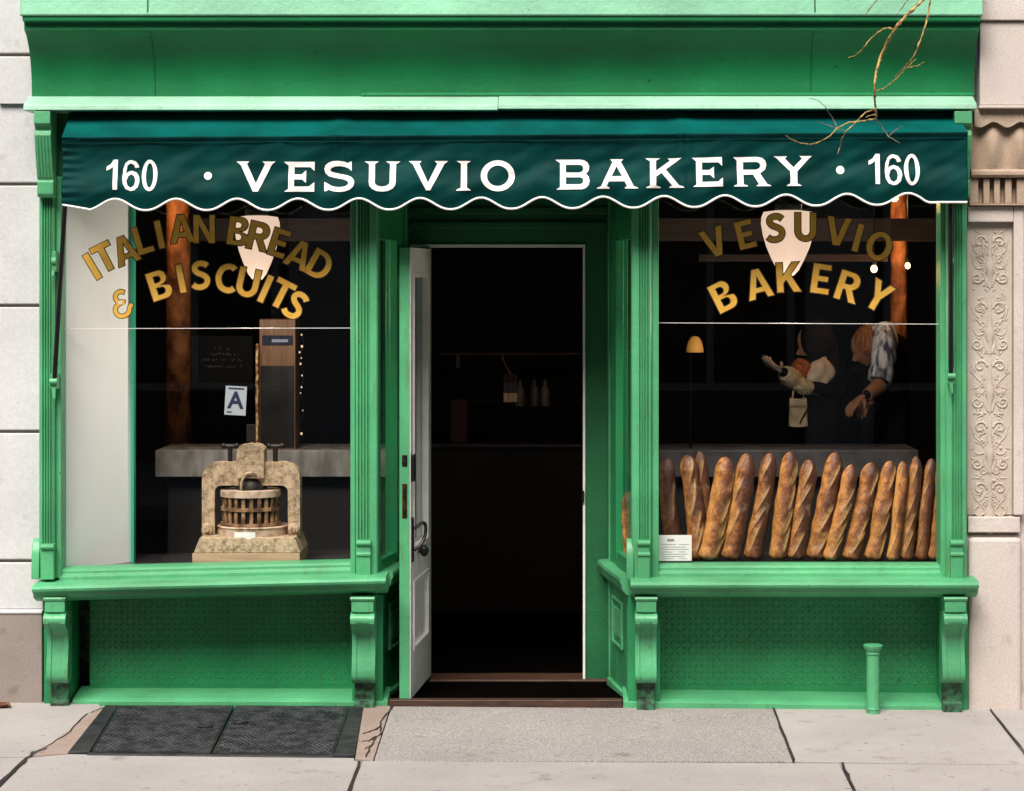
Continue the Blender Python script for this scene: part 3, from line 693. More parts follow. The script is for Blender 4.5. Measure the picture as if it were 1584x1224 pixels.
# ---- slanted sides of the entry
def splay(A, B, side):
    a, b = Vector(A), Vector(B); d = (b-a).normalized(); n_ = Vector((d.y, -d.x))*(1 if side < 0 else -1)   # towards the doorway
    if (n_.x > 0) != (side < 0): n_ = -n_
    Ln = (b-a).length
    def bx(m_, u0, u1, z0, z1, w0, w1):
        q = [a+d*u0+n_*w0, a+d*u1+n_*w0, a+d*u1+n_*w1, a+d*u0+n_*w1]
        m_.hexa([(p.x, p.y, z0) for p in q]+[(p.x, p.y, z1) for p in q])
    m_ = MB()
    bx(m_, Ln*.55, Ln, -.02, 2.72, -.06, .0)            # jamb board
    bx(m_, 0, Ln*.549, -.02, .70, -.06, -.002)          # panel below
    bx(m_, 0, Ln*.549, 2.40, 2.72, -.06, -.002)
    bx(m_, Ln*.50, Ln*.57, .70, 2.40, -.03, .012)       # glazing stop
    bx(m_, 0, Ln*.5, .662, .74, -.03, .008)
    o = m_.build('side_window', M['plate'], bk, bevel=.003)
    g_ = MB(); q = [a+n_*-.03, a+d*Ln*.56+n_*-.03]
    g_.poly([(q[0].x, q[0].y, .69), (q[1].x, q[1].y, .69), (q[1].x, q[1].y, 2.42), (q[0].x, q[0].y, 2.42)]); g_.build('pane', M['glass'], o)
    t_ = MB()                                           # raised mouldings of the lower panel, base board
    u0, u1, z0, z1 = Ln*.28, Ln*.68, .24, .49
    for (ua, ub, za, zb) in ((u0, u1, z1-.014, z1), (u0, u1, z0, z0+.014), (u0, u0+.02, z0+.014, z1-.014), (u1-.02, u1, z0+.014, z1-.014)): bx(t_, ua, ub, za, zb, .0005, .014)
    bx(t_, u0+.06, u1-.06, z0+.05, z1-.05, .0005, .010)
    bx(t_, .02, .06, .03, .565, -.001, .012); bx(t_, Ln*.80, Ln*.84, -.01, 2.68, .0005, .01)
    bx(t_, 0, Ln*.8, -.04, .03, -.001, .022)
    t_.build('moulding', M['mint'], o, bevel=.002)
splay(SPR0, SPR1, 1); splay(SPL0, SPL1, -1)
# ---- door frame and header
XD0, XD1 = X(667, YD), X(905, YD); ZD = Z(382, YD)
mb = MB()
mb.box(XD0-.125, XD0-.002, YD-.03, YD+.09, -.03, 2.72); mb.box(XD1+.002, XD1+.125, YD-.03, YD+.09, -.03, 2.72)
mb.box(XD0-.0018, XD1+.0018, YD-.03, YD+.09, ZD+.014, 2.72)
mb.box(XD0-.12, XD1+.12, YD-.055, YD-.031, ZD+.10, ZD+.135); mb.box(XD0-.12, XD1+.12, YD-.045, YD-.031, ZD+.18, ZD+.215)
fr = mb.build('door_frame', M['header'], bk, bevel=.003)
mb = MB(); mb.box(XD1-.012, XD1+.0015, YD-.045, YD+.06, -.0, ZD+.013); mb.box(XD0-.115, XD1-.0125, YD-.045, YD+.06, ZD-.004, ZD+.0135)
mb.build('white_reveal', M['white'], fr, bevel=.002)
mb = MB(); mb.box(XD1-.018, XD1-.005, YD-.06, YD-.046, Z(776, YD), Z(758, YD)); mb.build('strike_plate', M['black'], fr)
# ---- soffit over the entry, threshold
mb = MB(); mb.box(X(586), X(976), .0, YD+.2, 2.721, 2.76); mb.build('entry_soffit', M['header'], bk)
mb = MB(); z0 = Z(1089, -.005)
mb.box(X(601), X(963), -.012, .05, z0-.05, z0+.022)
mb.build('threshold', M['threshold'], bk, bevel=.006)
mb = MB(); mb.hexa([(XD0-.12, YD-.06, -.05), (XD1+.12, YD-.06, -.05), (XD1+.12, YD+.1, -.05), (XD0-.12, YD+.1, -.05), (XD0-.12, YD-.06, .0), (XD1+.12, YD-.06, .0), (XD1+.12, YD+.1, .012), (XD0-.12, YD+.1, .012)])
mb.build('door_sill', M['threshold'], bk, bevel=.006)
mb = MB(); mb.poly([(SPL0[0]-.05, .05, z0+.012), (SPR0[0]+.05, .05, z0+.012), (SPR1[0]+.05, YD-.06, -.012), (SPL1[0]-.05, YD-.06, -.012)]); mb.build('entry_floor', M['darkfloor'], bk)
# ---- door leaf, standing open towards the street
H = Vector((XD0, YD-.02)); Fe = Vector((X(635, .03), .03)); dv = (Fe-H); DL = dv.length; dv.normalize(); nv = Vector((-dv.y, dv.x))
if nv.x < 0: nv = -nv
zb_, zt_ = Z(1083, .03), Z(384, .4)
def dbox(m_, u0, u1, z0, z1, w0, w1, mi=0):
    q = [H+dv*u0+nv*w0, H+dv*u1+nv*w0, H+dv*u1+nv*w1, H+dv*u0+nv*w1]
    m_.hexa([(p.x, p.y, z0) for p in q]+[(p.x, p.y, z1) for p in q], mi)
zg0, zg1, zp0, zp1 = Z(850, .3), Z(422, .4), Z(1000, .3), Z(893, .3)
mb = MB()
for (u0, u1, z0, z1) in ((0, .11, zb_, zt_), (DL-.11, DL, zb_, zt_), (.111, DL-.111, zb_, zp0), (.111, DL-.111, zp1, zg0), (.111, DL-.111, zg1, zt_)):
    dbox(mb, u0, u1, z0, z1, -.058, -.004, 0); dbox(mb, u0, u1, z0, z1, -.0035, 0, 1)
dbox(mb, .105, DL-.105, zp0-.005, zp1+.005, -.045, -.022, 0); dbox(mb, .105, DL-.105, zp0-.005, zp1+.005, -.0215, -.014, 1)
for (u0, u1, z0, z1) in ((.112, DL-.112, zp1-.02, zp1), (.112, DL-.112, zp0, zp0+.02), (.112, .132, zp0+.021, zp1-.021), (DL-.132, DL-.112, zp0+.021, zp1-.021),
                         (.112, DL-.112, zg1-.025, zg1), (.112, DL-.112, zg0, zg0+.025), (.112, .14, zg0+.026, zg1-.026), (DL-.14, DL-.112, zg0+.026, zg1-.026)):
    dbox(mb, u0, u1, z0, z1, -.03, .005, 1)
door = mb.build('door', [M['mint'], M['white']], bk, bevel=.002)
mb = MB(); dbox(mb, .13, DL-.13, zg0+.01, zg1-.01, -.032, -.028); mb.build('pane', M['glass'], door)
def edge_plate(za, zb, wd):
    m_ = MB(); q0 = DL+.0005; c = -.03
    dbox(m_, DL+.0005, DL+.003, za, zb, c-wd/2, c+wd/2); return m_
m_ = edge_plate(Z(722, .03), Z(704, .03), .028); p_ = m_.build('lock_plate', M['black'], door, bevel=.001)
m_ = MB(); q = H+dv*(DL+.004)-nv*.03; m_.tube([(q.x, q.y, Z(713, .03)), (q.x+dv.x*.006, q.y+dv.y*.006, Z(713, .03))], .009, 12); m_.build('bolt', M['brass'], p_)
m_ = edge_plate(Z(802, .03), Z(748, .03), .026); p_ = m_.build('lock_plate', M['brass'], door, bevel=.001)
m_ = MB(); dbox(m_, DL+.0035, DL+.008, Z(796, .03), Z(788, .03), -.038, -.022); m_.build('latch', M['black'], p_); m_ = MB(); dbox(m_, DL+.0035, DL+.009, Z(770, .03), Z(756, .03), -.036, -.024); m_.build('latch', M['black'], p_)
# lever handle and knob on the white face
def dp(u, w_, z): q = H+dv*u+nv*w_; return (q.x, q.y, z)
hb = MB(); zc = Z(818, .1)
hb.tube(smooth_path([dp(DL-.06, .01, zc), dp(DL-.08, .05, zc+.03), dp(DL-.10, .065, zc+.01), dp(DL-.09, .06, zc-.05), dp(DL-.07, .035, zc-.09), dp(DL-.05, .012, zc-.11)], 4), .009, 8)
dbox(hb, DL-.075, DL-.035, zc-.17, zc+.06, .0005, .008)
hb.build('handle', M['black'], door, smooth=40)
hb = MB(); c = Vector(dp(DL-.30, .03, Z(856, .2))); hb.ball(c, .024, 14, 0, (1, 1, 1.3)); hb.tube([dp(DL-.30, .0, Z(856, .2)), dp(DL-.30, .03, Z(856, .2))], .012, 8)
hb.build('knob', M['black'], door, smooth=60)
hb = MB(); dbox(hb, DL-.05, DL-.005, Z(745, .05), Z(703, .05), .0005, .02); hb.build('night_latch', M['black'], door, bevel=.003)

# ---- shop interior shell
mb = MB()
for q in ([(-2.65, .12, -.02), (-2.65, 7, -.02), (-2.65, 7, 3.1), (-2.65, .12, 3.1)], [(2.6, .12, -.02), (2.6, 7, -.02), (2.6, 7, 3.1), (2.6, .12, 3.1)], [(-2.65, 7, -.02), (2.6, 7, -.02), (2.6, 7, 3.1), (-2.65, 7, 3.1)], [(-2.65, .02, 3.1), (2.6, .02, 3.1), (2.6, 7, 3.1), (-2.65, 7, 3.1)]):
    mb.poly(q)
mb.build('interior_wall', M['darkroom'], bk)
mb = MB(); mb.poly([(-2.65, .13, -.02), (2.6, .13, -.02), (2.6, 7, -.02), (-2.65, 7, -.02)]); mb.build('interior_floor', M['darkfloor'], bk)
# white return panel at the end of the first display window
mb = MB(); xa, xb, ya, yb = X(100, .09), X(203, .42), .09, .42
mb.hexa([(xa, ya, .66), (xb, yb, .66), (xb-.02, yb+.02, .66), (xa-.02, ya+.02, .66), (xa, ya, 2.9), (xb, yb, 2.9), (xb-.02, yb+.02, 2.9), (xa-.02, ya+.02, 2.9)], 0)
rp = mb.build('return_panel', M['panelwhite'], bk)
mb = MB(); mb.box(xb+.001, xb+.017, yb-.02, yb+.04, .66, 2.9); mb.build('edge_trim', M['trimgreen'], rp)
# display shelves
mb = MB(); mb.box(X(100), X(560), .125, .78, .62, .70); mb.warp(sill_tilt_left); mb.build('display_shelf', M['shelfdark'], bk)
mb = MB(); mb.box(X(1000), X(1462), .125, .72, .62, .705); mb.build('display_shelf', M['shelfdark'], bk)
# ceiling beams
mb = MB(); mb.box(X(300, 1.5), X(600, 1.5), 1.5, 1.62, Z(373, 1.5), Z(338, 1.5)); mb.build('ceiling_beam', M['beam'], bk)
mb = MB(); mb.box(X(1000, 1.5), X(1475, 1.5), 1.5, 1.62, Z(373, 1.5), Z(338, 1.5)); mb.build('ceiling_beam', M['beam'], bk)
mb = MB(); mb.box(X(1080, 1.8), X(1370, 1.8), 1.7, 1.78, Z(405, 1.8), Z(394, 1.8)); mb.build('shelf', M['beam'], bk)
# brick columns
for a, b in ((254, 292), (1379, 1404)):
    mb = MB(); r_ = (X(b, 1.9)-X(a, 1.9))/2; mb.lathe(X((a+b)/2, 1.9), 1.9+r_, [(r_, -.02), (r_, 3.1)], 28); mb.build('brick_column', M['column'], bk, smooth=60)

# ================================================================== NEIGHBOURING BUILDINGS
wb = thing('white_stone_building', 'smooth white stone block building beside the green shopfront, brown base', 'building', (-3, .04, 0))
js = [1400, 868, 668, 473, 285, 85, -120]
mb = MB(); yw = .045; x1 = X(64)
zp = Z(948, yw)
tops = [Z(j, yw) for j in (868, 668, 473, 285, 85, -110, -300)]
prev = zp+.018
for zt in tops:
    mb.box(-9, x1, yw, yw+.3, prev, zt-.008); prev = zt+.008
mb.build('wall', M['wallwhite'], wb, bevel=.006)
mb = MB(); mb.box(-9, x1-.002, yw+.022, yw+.31, zp, 6); mb.build('joint_backing', M['joint'], wb)
mb = MB(); mb.box(-9, x1, yw-.028, yw+.3, -.1, zp-.0); mb.build('plinth', M['plinth'], wb, bevel=.006)
mb = MB(); mb.prism([(yw+.29, zp+.001), (yw-.034, zp+.001), (yw-.034, zp+.010), (yw, zp+.0175), (yw+.29, zp+.0175)], 'x', -9, x1); mb.build('plinth_cap', M['wallwhite'], wb)

rb = thing('carved_stone_building', 'weathered beige stone building with carved pilaster beside the shopfront', 'building', (3, .05, 0))
yr = .02; xa = X(1497, yr); xe = X(1578, yr)
mb = MB(); mb.box(xa, 9, yr+.03, yr+.4, -.1, Z(829, yr)); mb.box(xa, 9, yr+.05, yr+.4, -.1, 4.2)
mb.build('wall', M['stone'], rb)
mb = MB(); mb.box(xa+.002, xe+.006, yr-.01, yr+.029, -.05, Z(832, yr)); mb.build('pier_base', M['stone'], rb, bevel=.025)
mb = MB(); mb.box(xa+.002, xe, yr, yr+.048, Z(824, yr), Z(800, yr)); mb.build('course', M['stone'], rb, bevel=.005)
mb = MB(); mb.box(X(1568, yr), xe+.02, yr-.005, yr+.048, Z(797, yr), Z(319, yr))
mb.box(xa+.002, X(1567.8, yr), yr-.005, yr+.048, Z(344, yr), Z(319, yr)); mb.build('panel_frame', M['stone'], rb, bevel=.006)
# relief panel: mirrored scrolls, leaves, urns on a sunk field
cxp = X(1533, yr); fld = yr+.036
mb = MB(); mb.box(xa+.002, X(1567.6, yr), fld, yr+.049, Z(797, yr), Z(345, yr))
pxm = (13+yr)/F
def rel(pts, r0, r1=None, sub=3):
    for s in (-1, 1):
        pp = smooth_path([(cxp+s*u*pxm, fld, Z(v, yr)) for u, v in pts], sub)
        n_ = len(pp); mb.tube(pp, [1.15*lerp(r0, r1 if r1 is not None else r0, i/(n_-1)) for i in range(n_)], 8)
def spiral(cu, cv, r, turns, dirn, a0, w0=.007, w1=.004):
    pts = [(cu+r*(1-.78*k/14)*math.cos(a0+dirn*turns*2*PI*k/14), cv+r*(1-.78*k/14)*math.sin(a0+dirn*turns*2*PI*k/14)) for k in range(15)]
    rel(pts, w0, w1, 1)
def leafb(u, v, ln, ang, wd=.008):
    du, dv_ = math.cos(ang), math.sin(ang)
    rel([(u, v), (u+du*ln*.4, v+dv_*ln*.4), (u+du*ln*.7, v+dv_*ln*.7), (u+du*ln, v+dv_*ln)], wd, .002, 2)
rnd = random.Random(5)
for (v0, sc) in ((352, 1), (455, -1), (545, 1), (640, -1), (735, 1)):
    spiral(15, v0+22, 10, 1.2, 1, PI, .006, .004)
    spiral(20, v0+78, 9, 1.3, -1, PI*.9, .006, .004)
    rel([(3, v0+92), (9, v0+74), (7, v0+58), (16, v0+44), (24, v0+36), (28, v0+20)], .005, .003)
    rel([(3, v0+50), (8, v0+60), (18, v0+64), (25, v0+58), (27, v0+48)], .005, .0025)
    for k in range(5): spiral(rnd.uniform(5, 26), v0+10+k*19+rnd.uniform(-4, 4), rnd.uniform(3.5, 6), 1.1, rnd.choice((-1, 1)), rnd.uniform(0, 6), .004, .0028)
    for k in range(12): leafb(rnd.uniform(4, 25), v0+rnd.uniform(2, 98), rnd.uniform(6, 12), rnd.uniform(-2.6, 2.6), rnd.uniform(.0035, .006))
    for k in range(5): rel([(rnd.uniform(10, 28), v0+rnd.uniform(0, 96)), (rnd.uniform(8, 28), v0+rnd.uniform(0, 96))][:1]*2+[(rnd.uniform(10, 28), v0+rnd.uniform(0, 96))][:0], .005, .005, 1) if False else None
    zt = lambda v: Z(v, yr)
    mb.lathe(cxp, fld, [(.004, zt(v0+96)), (.010, zt(v0+90)), (.006, zt(v0+84)), (.020, zt(v0+70)), (.026, zt(v0+56)), (.010, zt(v0+46)), (.014, zt(v0+42)), (.007, zt(v0+30)), (.011, zt(v0+18)), (.004, zt(v0+8))], 12, 0, 1, .6)
for k in range(46):
    u, v = rnd.uniform(5, 29), rnd.uniform(354, 790)
    c = (cxp+rnd.choice((-1, 1))*u*pxm, fld, Z(v, yr)); mb.ball(c, rnd.uniform(.004, .009), 6)
def clip_rel(x, y, z): return (min(max(x, xa+.003), X(1567, yr)), y, z)
mb.warp(clip_rel)
mb.build('relief_panel', M['relief'], rb, smooth=50)
# capital: top slab, wavy leaf course, fluted band
mb = MB(); yc = -.10
mb.box(X(1516, yc), X(1700, yc), yc, .44, Z(163, yc), Z(33, yc)); mb.box(X(1516, yc), X(1700, yc), yc-.02, .44, Z(32, yc), 4.2)
mb.box(X(1514, yc), X(1700, yc), yc-.012, .44, Z(168, yc), Z(163.5, yc)); mb.build('architrave', M['stone'], rb, bevel=.005)
mb = MB(); yo = -.06
xs0, xs1 = X(1507, yo), X(1650, yo)
def wav(x): return math.cos((x-X(1537, yo))/(42*pxm)*2*PI)
n_ = 60
ring_t, ring_b = [], []
for k in range(n_+1):
    x = lerp(xs0, xs1, k/n_); ring_t.append((x, yo-.012, Z(169, yo))); ring_b.append((x, yo-.012, Z(193, yo)+.014*wav(x)))
for k in range(n_):
    mb.hexa([ring_b[k], ring_b[k+1], (ring_b[k+1][0], .3, ring_b[k+1][2]), (ring_b[k][0], .3, ring_b[k][2]), ring_t[k], ring_t[k+1], (ring_t[k+1][0], .3, ring_t[k+1][2]), (ring_t[k][0], .3, ring_t[k][2])])
mb.build('leaf_drip', M['stonetan'], rb)
mb = MB()
def egg(u, v):
    x = lerp(X(1503, yo), X(1650, yo), u); z = lerp(Z(188, yo), Z(262, yo), v)
    return (x, -.005-.045*math.sin(PI*min(1, .15+v*.8))*(.55+.45*wav(x))-.02*v, z)
mb.grid(egg, 80, 14); mb.build('egg_course', M['stonetan'], rb, smooth=60, recalc=False)
mb = MB(); mb.prism([(.06, Z(275, 0)), (-.03, Z(275, 0)), (-.045, Z(271, 0)), (-.045, Z(266, 0)), (-.03, Z(262, 0)), (.06, Z(262, 0))], 'x', X(1501), X(1650)); mb.build('torus_band', M['stonetan'], rb)
mb = MB(); ys = -.012
e_ = [1500, 1513.5, 1521.5, 1531, 1538, 1547, 1555, 1565, 1573, 1650]
for k in range(0, len(e_), 2): mb.box(X(e_[k], ys), X(e_[k+1], ys), ys, .05, Z(315, ys), Z(276, ys))
mb.box(X(1500, ys), X(1650, ys), ys-.004, .05, Z(318, ys), Z(315.2, ys)); mb.box(X(1500, ys), X(1650, ys), .04, .068, Z(315, ys), Z(276, ys))
mb.build('fluted_band', M['stonetan'], rb, bevel=.003)

# ================================================================== AWNING
aw = thing('awning', 'dark green canvas awning with white scalloped edge over the shopfront', 'awning', (0, -.3, 2.6))
YA = -.31
XA0, XA1 = X(95.5, YA), X(1497, YA)
def tilt(px): return -8.5*(px-95)/1400
def wrk(x, z):
    t = noise.noise(Vector((x*3.2-z*5.5, z*2.6, 1.3)))*.012 + noise.noise(Vector((x*9-z*15, z*6, 5.1)))*.007 + noise.noise(Vector((x*2.0, z*20, 8.8)))*.004
    return t
ZT = Z(214, YA)
def scallop(px):
    """pixel height of the scalloped hem"""
    base = 0.0
    if px < 137: return lerp(317, 324, min(1, max(0, (px-97)/40))) if px > 97 else 317
    c = .5+.5*math.cos((px-178)/94.35*2*PI)
    lowy = 325.5 + 2.2*math.sin((px-137)/1200*PI) - 8.5*(px-137)/1260
    if px > 1405:
        c = max(c, 0) if px < 1450 else 0
        yv = lowy-17.5*c**1.15
        if px > 1425: yv = lerp(yv, 313, min(1, (px-1425)/25))
        return yv
    return lowy-17.5*c**1.15
def val_y(x, z, s):
    """depth of the hanging cloth: s=0 top, 1 hem"""
    prof = -.012*math.exp(-((s-.0)/.05)**2) + .012*math.sin(PI*min(1, s*1.5)) - .016*math.exp(-((s-.78)/.16)**2) + .004*s
    seam = 0
    for sp in (523, 1058):
        d_ = (x-X(sp, YA)); seam += -.006*math.exp(-(d_/.010)**2) + .010*math.exp(-(d_/.05)**2)*math.exp(-(s/.3)**2)*math.sin(d_*160)
    edge = 0
    if x < XA0+.12: edge = .006*math.sin(z*150)*(1-(x-XA0)/.12)
    return YA+prof+wrk(x, z)*(.35+.9*math.sin(PI*min(1, s*1.05)))+seam*.5+edge
def val_pt(px, s):
    x = X(px, YA); zt = Z(213+tilt(px), YA); zb = Z(scallop(px), YA); z = lerp(zt, zb, s)
    return (x, val_y(x, z, s), z)
def val_s(px, z):
    zt = Z(213+tilt(px), YA); zb = Z(scallop(px), YA); return (z-zt)/(zb-zt)
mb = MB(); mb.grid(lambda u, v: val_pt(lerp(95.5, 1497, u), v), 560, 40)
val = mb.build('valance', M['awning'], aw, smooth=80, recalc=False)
md = val.modifiers.new('cloth', 'SOLIDIFY'); md.thickness = .002; md.offset = 1
mb = MB()
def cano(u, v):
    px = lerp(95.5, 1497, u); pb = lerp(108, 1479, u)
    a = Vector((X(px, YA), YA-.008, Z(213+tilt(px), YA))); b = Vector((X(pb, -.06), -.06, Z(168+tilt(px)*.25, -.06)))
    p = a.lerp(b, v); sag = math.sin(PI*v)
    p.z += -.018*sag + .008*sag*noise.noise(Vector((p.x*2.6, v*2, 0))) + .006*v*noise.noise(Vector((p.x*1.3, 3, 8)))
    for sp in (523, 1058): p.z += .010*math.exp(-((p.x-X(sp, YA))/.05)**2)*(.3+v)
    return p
mb.grid(cano, 300, 16); can = mb.build('canopy', M['canopylit'], aw, smooth=80, recalc=False)
mb = MB()
for v_ in (-.0,):
    mb.tube([(X(px, YA), val_y(X(px, YA), 0, .07)-.004, Z(222+tilt(px), YA)) for px in range(98, 1496, 8)], .0022, 6)
mb.build('seam_cord', M['awning'], val, smooth=80)
mb = MB(); mb.tube([Vector(val_pt(px, 1.0))+Vector((0, -.001, 0)) for px in [96+k*2.0 for k in range(701)]], .0062, 6)
mb.build('white_piping', M['letter'], val, smooth=80)
mb = MB(); mb.tube([(X(100, YA), YA+.03, Z(224+tilt(100), YA)), (X(1494, YA), YA+.03, Z(224+tilt(1494), YA))], .014, 10); mb.build('front_bar', M['black'], aw, smooth=60)
# ---- words on the valance, outlines measured from the photo
def put_letters(conts_list, name):
    mb_ = MB()
    for conts in conts_list:
        v, f = contours_mesh([[(p[0]/100, -p[1]/100) for p in c] for c in conts])
        v, f = bisect_grid(v, f, .045)
        i0 = len(mb_.v)
        for p in v:
            px, py = p[0]*100, -p[1]*100
            x, z = X(px, YA), Z(py, YA)
            mb_.v.append((x, val_y(x, z, val_s(px, z))-.0045, z))
        for fc in f: mb_.f.append([i0+k for k in fc]); mb_.m.append(0)
    return mb_.build(name, M['letter'], val, recalc=False)
def crop(ox, pts, sc=6.092, oy=225): return [(ox+u/sc, oy+v/sc) for u, v in pts]
def ell(cx, cy, rx, ry, n=28): return [(cx+rx*math.cos(2*PI*k/n), cy+ry*math.sin(2*PI*k/n)) for k in range(n)]
word = [
 [crop(360, [(35, 152), (155, 152), (135, 175), (218, 358), (303, 175), (280, 152), (402, 152), (365, 185), (240, 436), (192, 436), (75, 185)])],
 [crop(360, [(480, 155), (770, 155), (768, 240), (730, 205), (580, 205), (580, 275), (650, 275), (690, 235), (692, 355), (655, 322), (580, 322), (580, 388), (720, 388), (770, 348), (770, 438), (487, 438), (525, 410), (525, 190)])],
 [crop(360, [(1118, 240), (1085, 212), (1045, 200), (1000, 195), (960, 199), (930, 212), (918, 228), (922, 242), (945, 254), (1005, 268), (1080, 282), (1120, 300), (1142, 328), (1147, 355), (1135, 390), (1105, 418), (1060, 434), (1010, 440), (950, 434), (905, 418), (885, 432), (865, 432), (862, 345), (885, 355), (930, 382), (970, 392), (1010, 395), (1060, 388), (1088, 368), (1090, 350), (1075, 332), (1040, 320), (960, 305), (905, 290), (872, 262), (860, 225), (872, 188), (900, 163), (940, 149), (985, 145), (1050, 152), (1085, 165), (1105, 152), (1118, 150)])],
 [crop(360, [(1240, 150), (1375, 150), (1338, 175), (1340, 350), (1348, 368), (1372, 384), (1408, 390), (1445, 384), (1472, 368), (1480, 350), (1480, 175), (1440, 150), (1580, 150), (1537, 178), (1537, 350), (1530, 382), (1508, 410), (1465, 431), (1410, 438), (1355, 431), (1312, 410), (1290, 382), (1284, 350), (1282, 178)])],
 [crop(600, [(195, 148), (318, 148), (295, 172), (380, 350), (465, 172), (440, 148), (568, 148), (530, 178), (400, 425), (360, 425), (235, 178)])],
 [crop(600, [(648, 148), (782, 148), (745, 172), (745, 400), (782, 420), (782, 428), (645, 428), (645, 420), (688, 400), (688, 172)])],
 [crop(600, ell(1036, 287, 160, 147, 36)), crop(600, ell(1036, 287, 102, 97, 36))],
 [crop(840, [(115, 135), (350, 133), (390, 140), (420, 160), (435, 195), (430, 235), (405, 268), (430, 295), (438, 335), (430, 375), (405, 402), (365, 415), (125, 418), (160, 395), (160, 165)]), crop(840, [(215, 183), (345, 183), (370, 190), (380, 215), (372, 242), (345, 255), (215, 255)]), crop(840, [(215, 302), (350, 300), (374, 310), (380, 335), (372, 358), (345, 367), (215, 367)])],
 [crop(840, [(632, 130), (757, 130), (735, 155), (855, 385), (895, 400), (895, 408), (770, 408), (770, 400), (790, 385), (768, 340), (618, 340), (600, 385), (628, 400), (628, 410), (508, 410), (508, 402), (548, 385), (655, 155)]), crop(840, [(693, 195), (745, 290), (645, 292)])],
 [crop(840, [(962, 122), (1105, 122), (1065, 145), (1065, 240), (1195, 145), (1175, 125), (1305, 118), (1270, 145), (1155, 228), (1280, 375), (1328, 392), (1328, 400), (1190, 402), (1190, 392), (1215, 380), (1115, 258), (1065, 295), (1065, 380), (1108, 395), (1108, 404), (972, 404), (972, 395), (1008, 380), (1008, 150)])],
 [crop(1060, [(60, 118), (345, 110), (348, 195), (310, 160), (158, 162), (158, 232), (225, 232), (270, 200), (272, 310), (235, 278), (160, 278), (160, 345), (310, 342), (352, 305), (355, 388), (72, 392), (105, 370), (100, 150)])],
 [crop(1060, [(450, 112), (680, 108), (725, 118), (755, 145), (765, 180), (755, 225), (705, 265), (770, 365), (805, 378), (805, 385), (672, 386), (672, 378), (695, 368), (640, 275), (548, 278), (548, 368), (588, 380), (588, 388), (460, 390), (460, 380), (490, 368), (485, 145)]), crop(1060, [(545, 158), (670, 155), (698, 168), (708, 190), (698, 215), (670, 228), (545, 230)])],
 [crop(1060, [(832, 103), (960, 103), (940, 125), (1020, 208), (1100, 125), (1075, 100), (1195, 100), (1165, 125), (1055, 245), (1055, 360), (1092, 378), (1092, 384), (955, 384), (955, 378), (988, 360), (988, 245), (868, 128)])],
 [ell(1299.7, 263, 6.4, 6.4, 20)], [ell(321.5, 272.2, 6.2, 6.2, 20)],
]
put_letters(word[:7], 'lettering'); put_letters(word[7:13], 'lettering'); put_letters(word[13:14], 'dot'); put_letters(word[14:], 'dot')
def num(dx, dy):
    def q(pts): return [(u/3.9475+dx, v/3.9475+dy) for u, v in pts]
    return [[q([(650, 1018), (675, 1003), (692, 975), (718, 975), (718, 1160), (690, 1160), (690, 1018), (672, 1032), (650, 1042)])],
            [q([(848, 1022), (824, 1027), (816, 1007), (797, 998), (778, 1010), (768, 1062), (785, 1048), (805, 1043), (832, 1054), (849, 1080), (852, 1107), (843, 1143), (822, 1163), (800, 1168), (770, 1156), (753, 1125), (748, 1085), (752, 1030), (765, 997), (782, 982), (800, 978), (828, 986), (843, 1005)]), q([(801, 1064), (820, 1077), (827, 1105), (820, 1134), (801, 1148), (782, 1136), (773, 1107), (782, 1076)])],
            [q(ell(913, 1072, 48, 97, 28)), q(ell(913, 1072, 23, 75, 28))]]
put_letters(num(0, 0), 'house_number'); put_letters(num(1179.3, -9), 'house_number')
# ---- side arms with their painted brackets
for (pt, pb, bx) in (((106, 320), (84, 590), 84), ((1470, 316), (1471, 582), 1471)):
    a = P(pt[0], pt[1], YA+.03); b = P(pb[0], pb[1], -.10)
    a.z = Z(226, YA)
    mb = MB(); mb.tube([b, b.lerp(a, .5), a], .0125, 10); arm = mb.build('arm', M['black'], aw, smooth=60)
    mb = MB(); x0 = X(bx, -.09)
    mb.box(x0-.016, x0+.016, -.105, -.03, Z(pb[1]+12, -.09), Z(pb[1]-12, -.09)); mb.tube([(x0-.02, -.11, b.z), (x0+.02, -.11, b.z)], .016, 10)
    mb.tube([(x0, -.10, b.z-.04), (x0+.004, -.11, b.z-.09)], [.012, .007], 8)
    mb.build('arm_bracket', M['mint'], arm, bevel=.003)
    mb = MB(); zz = Z(404, -.08); mb.tube([(x0-.012, -.095, zz), (x0+.012, -.095, zz)], .020, 12); mb.box(x0-.010, x0+.010, -.10, -.03, zz-.055, zz+.05); mb.tube([(x0-.004, -.10, zz-.05), (x0-.002, -.11, zz-.08)], .009, 8)
    mb.build('pulley', M['mint'], aw, bevel=.002)

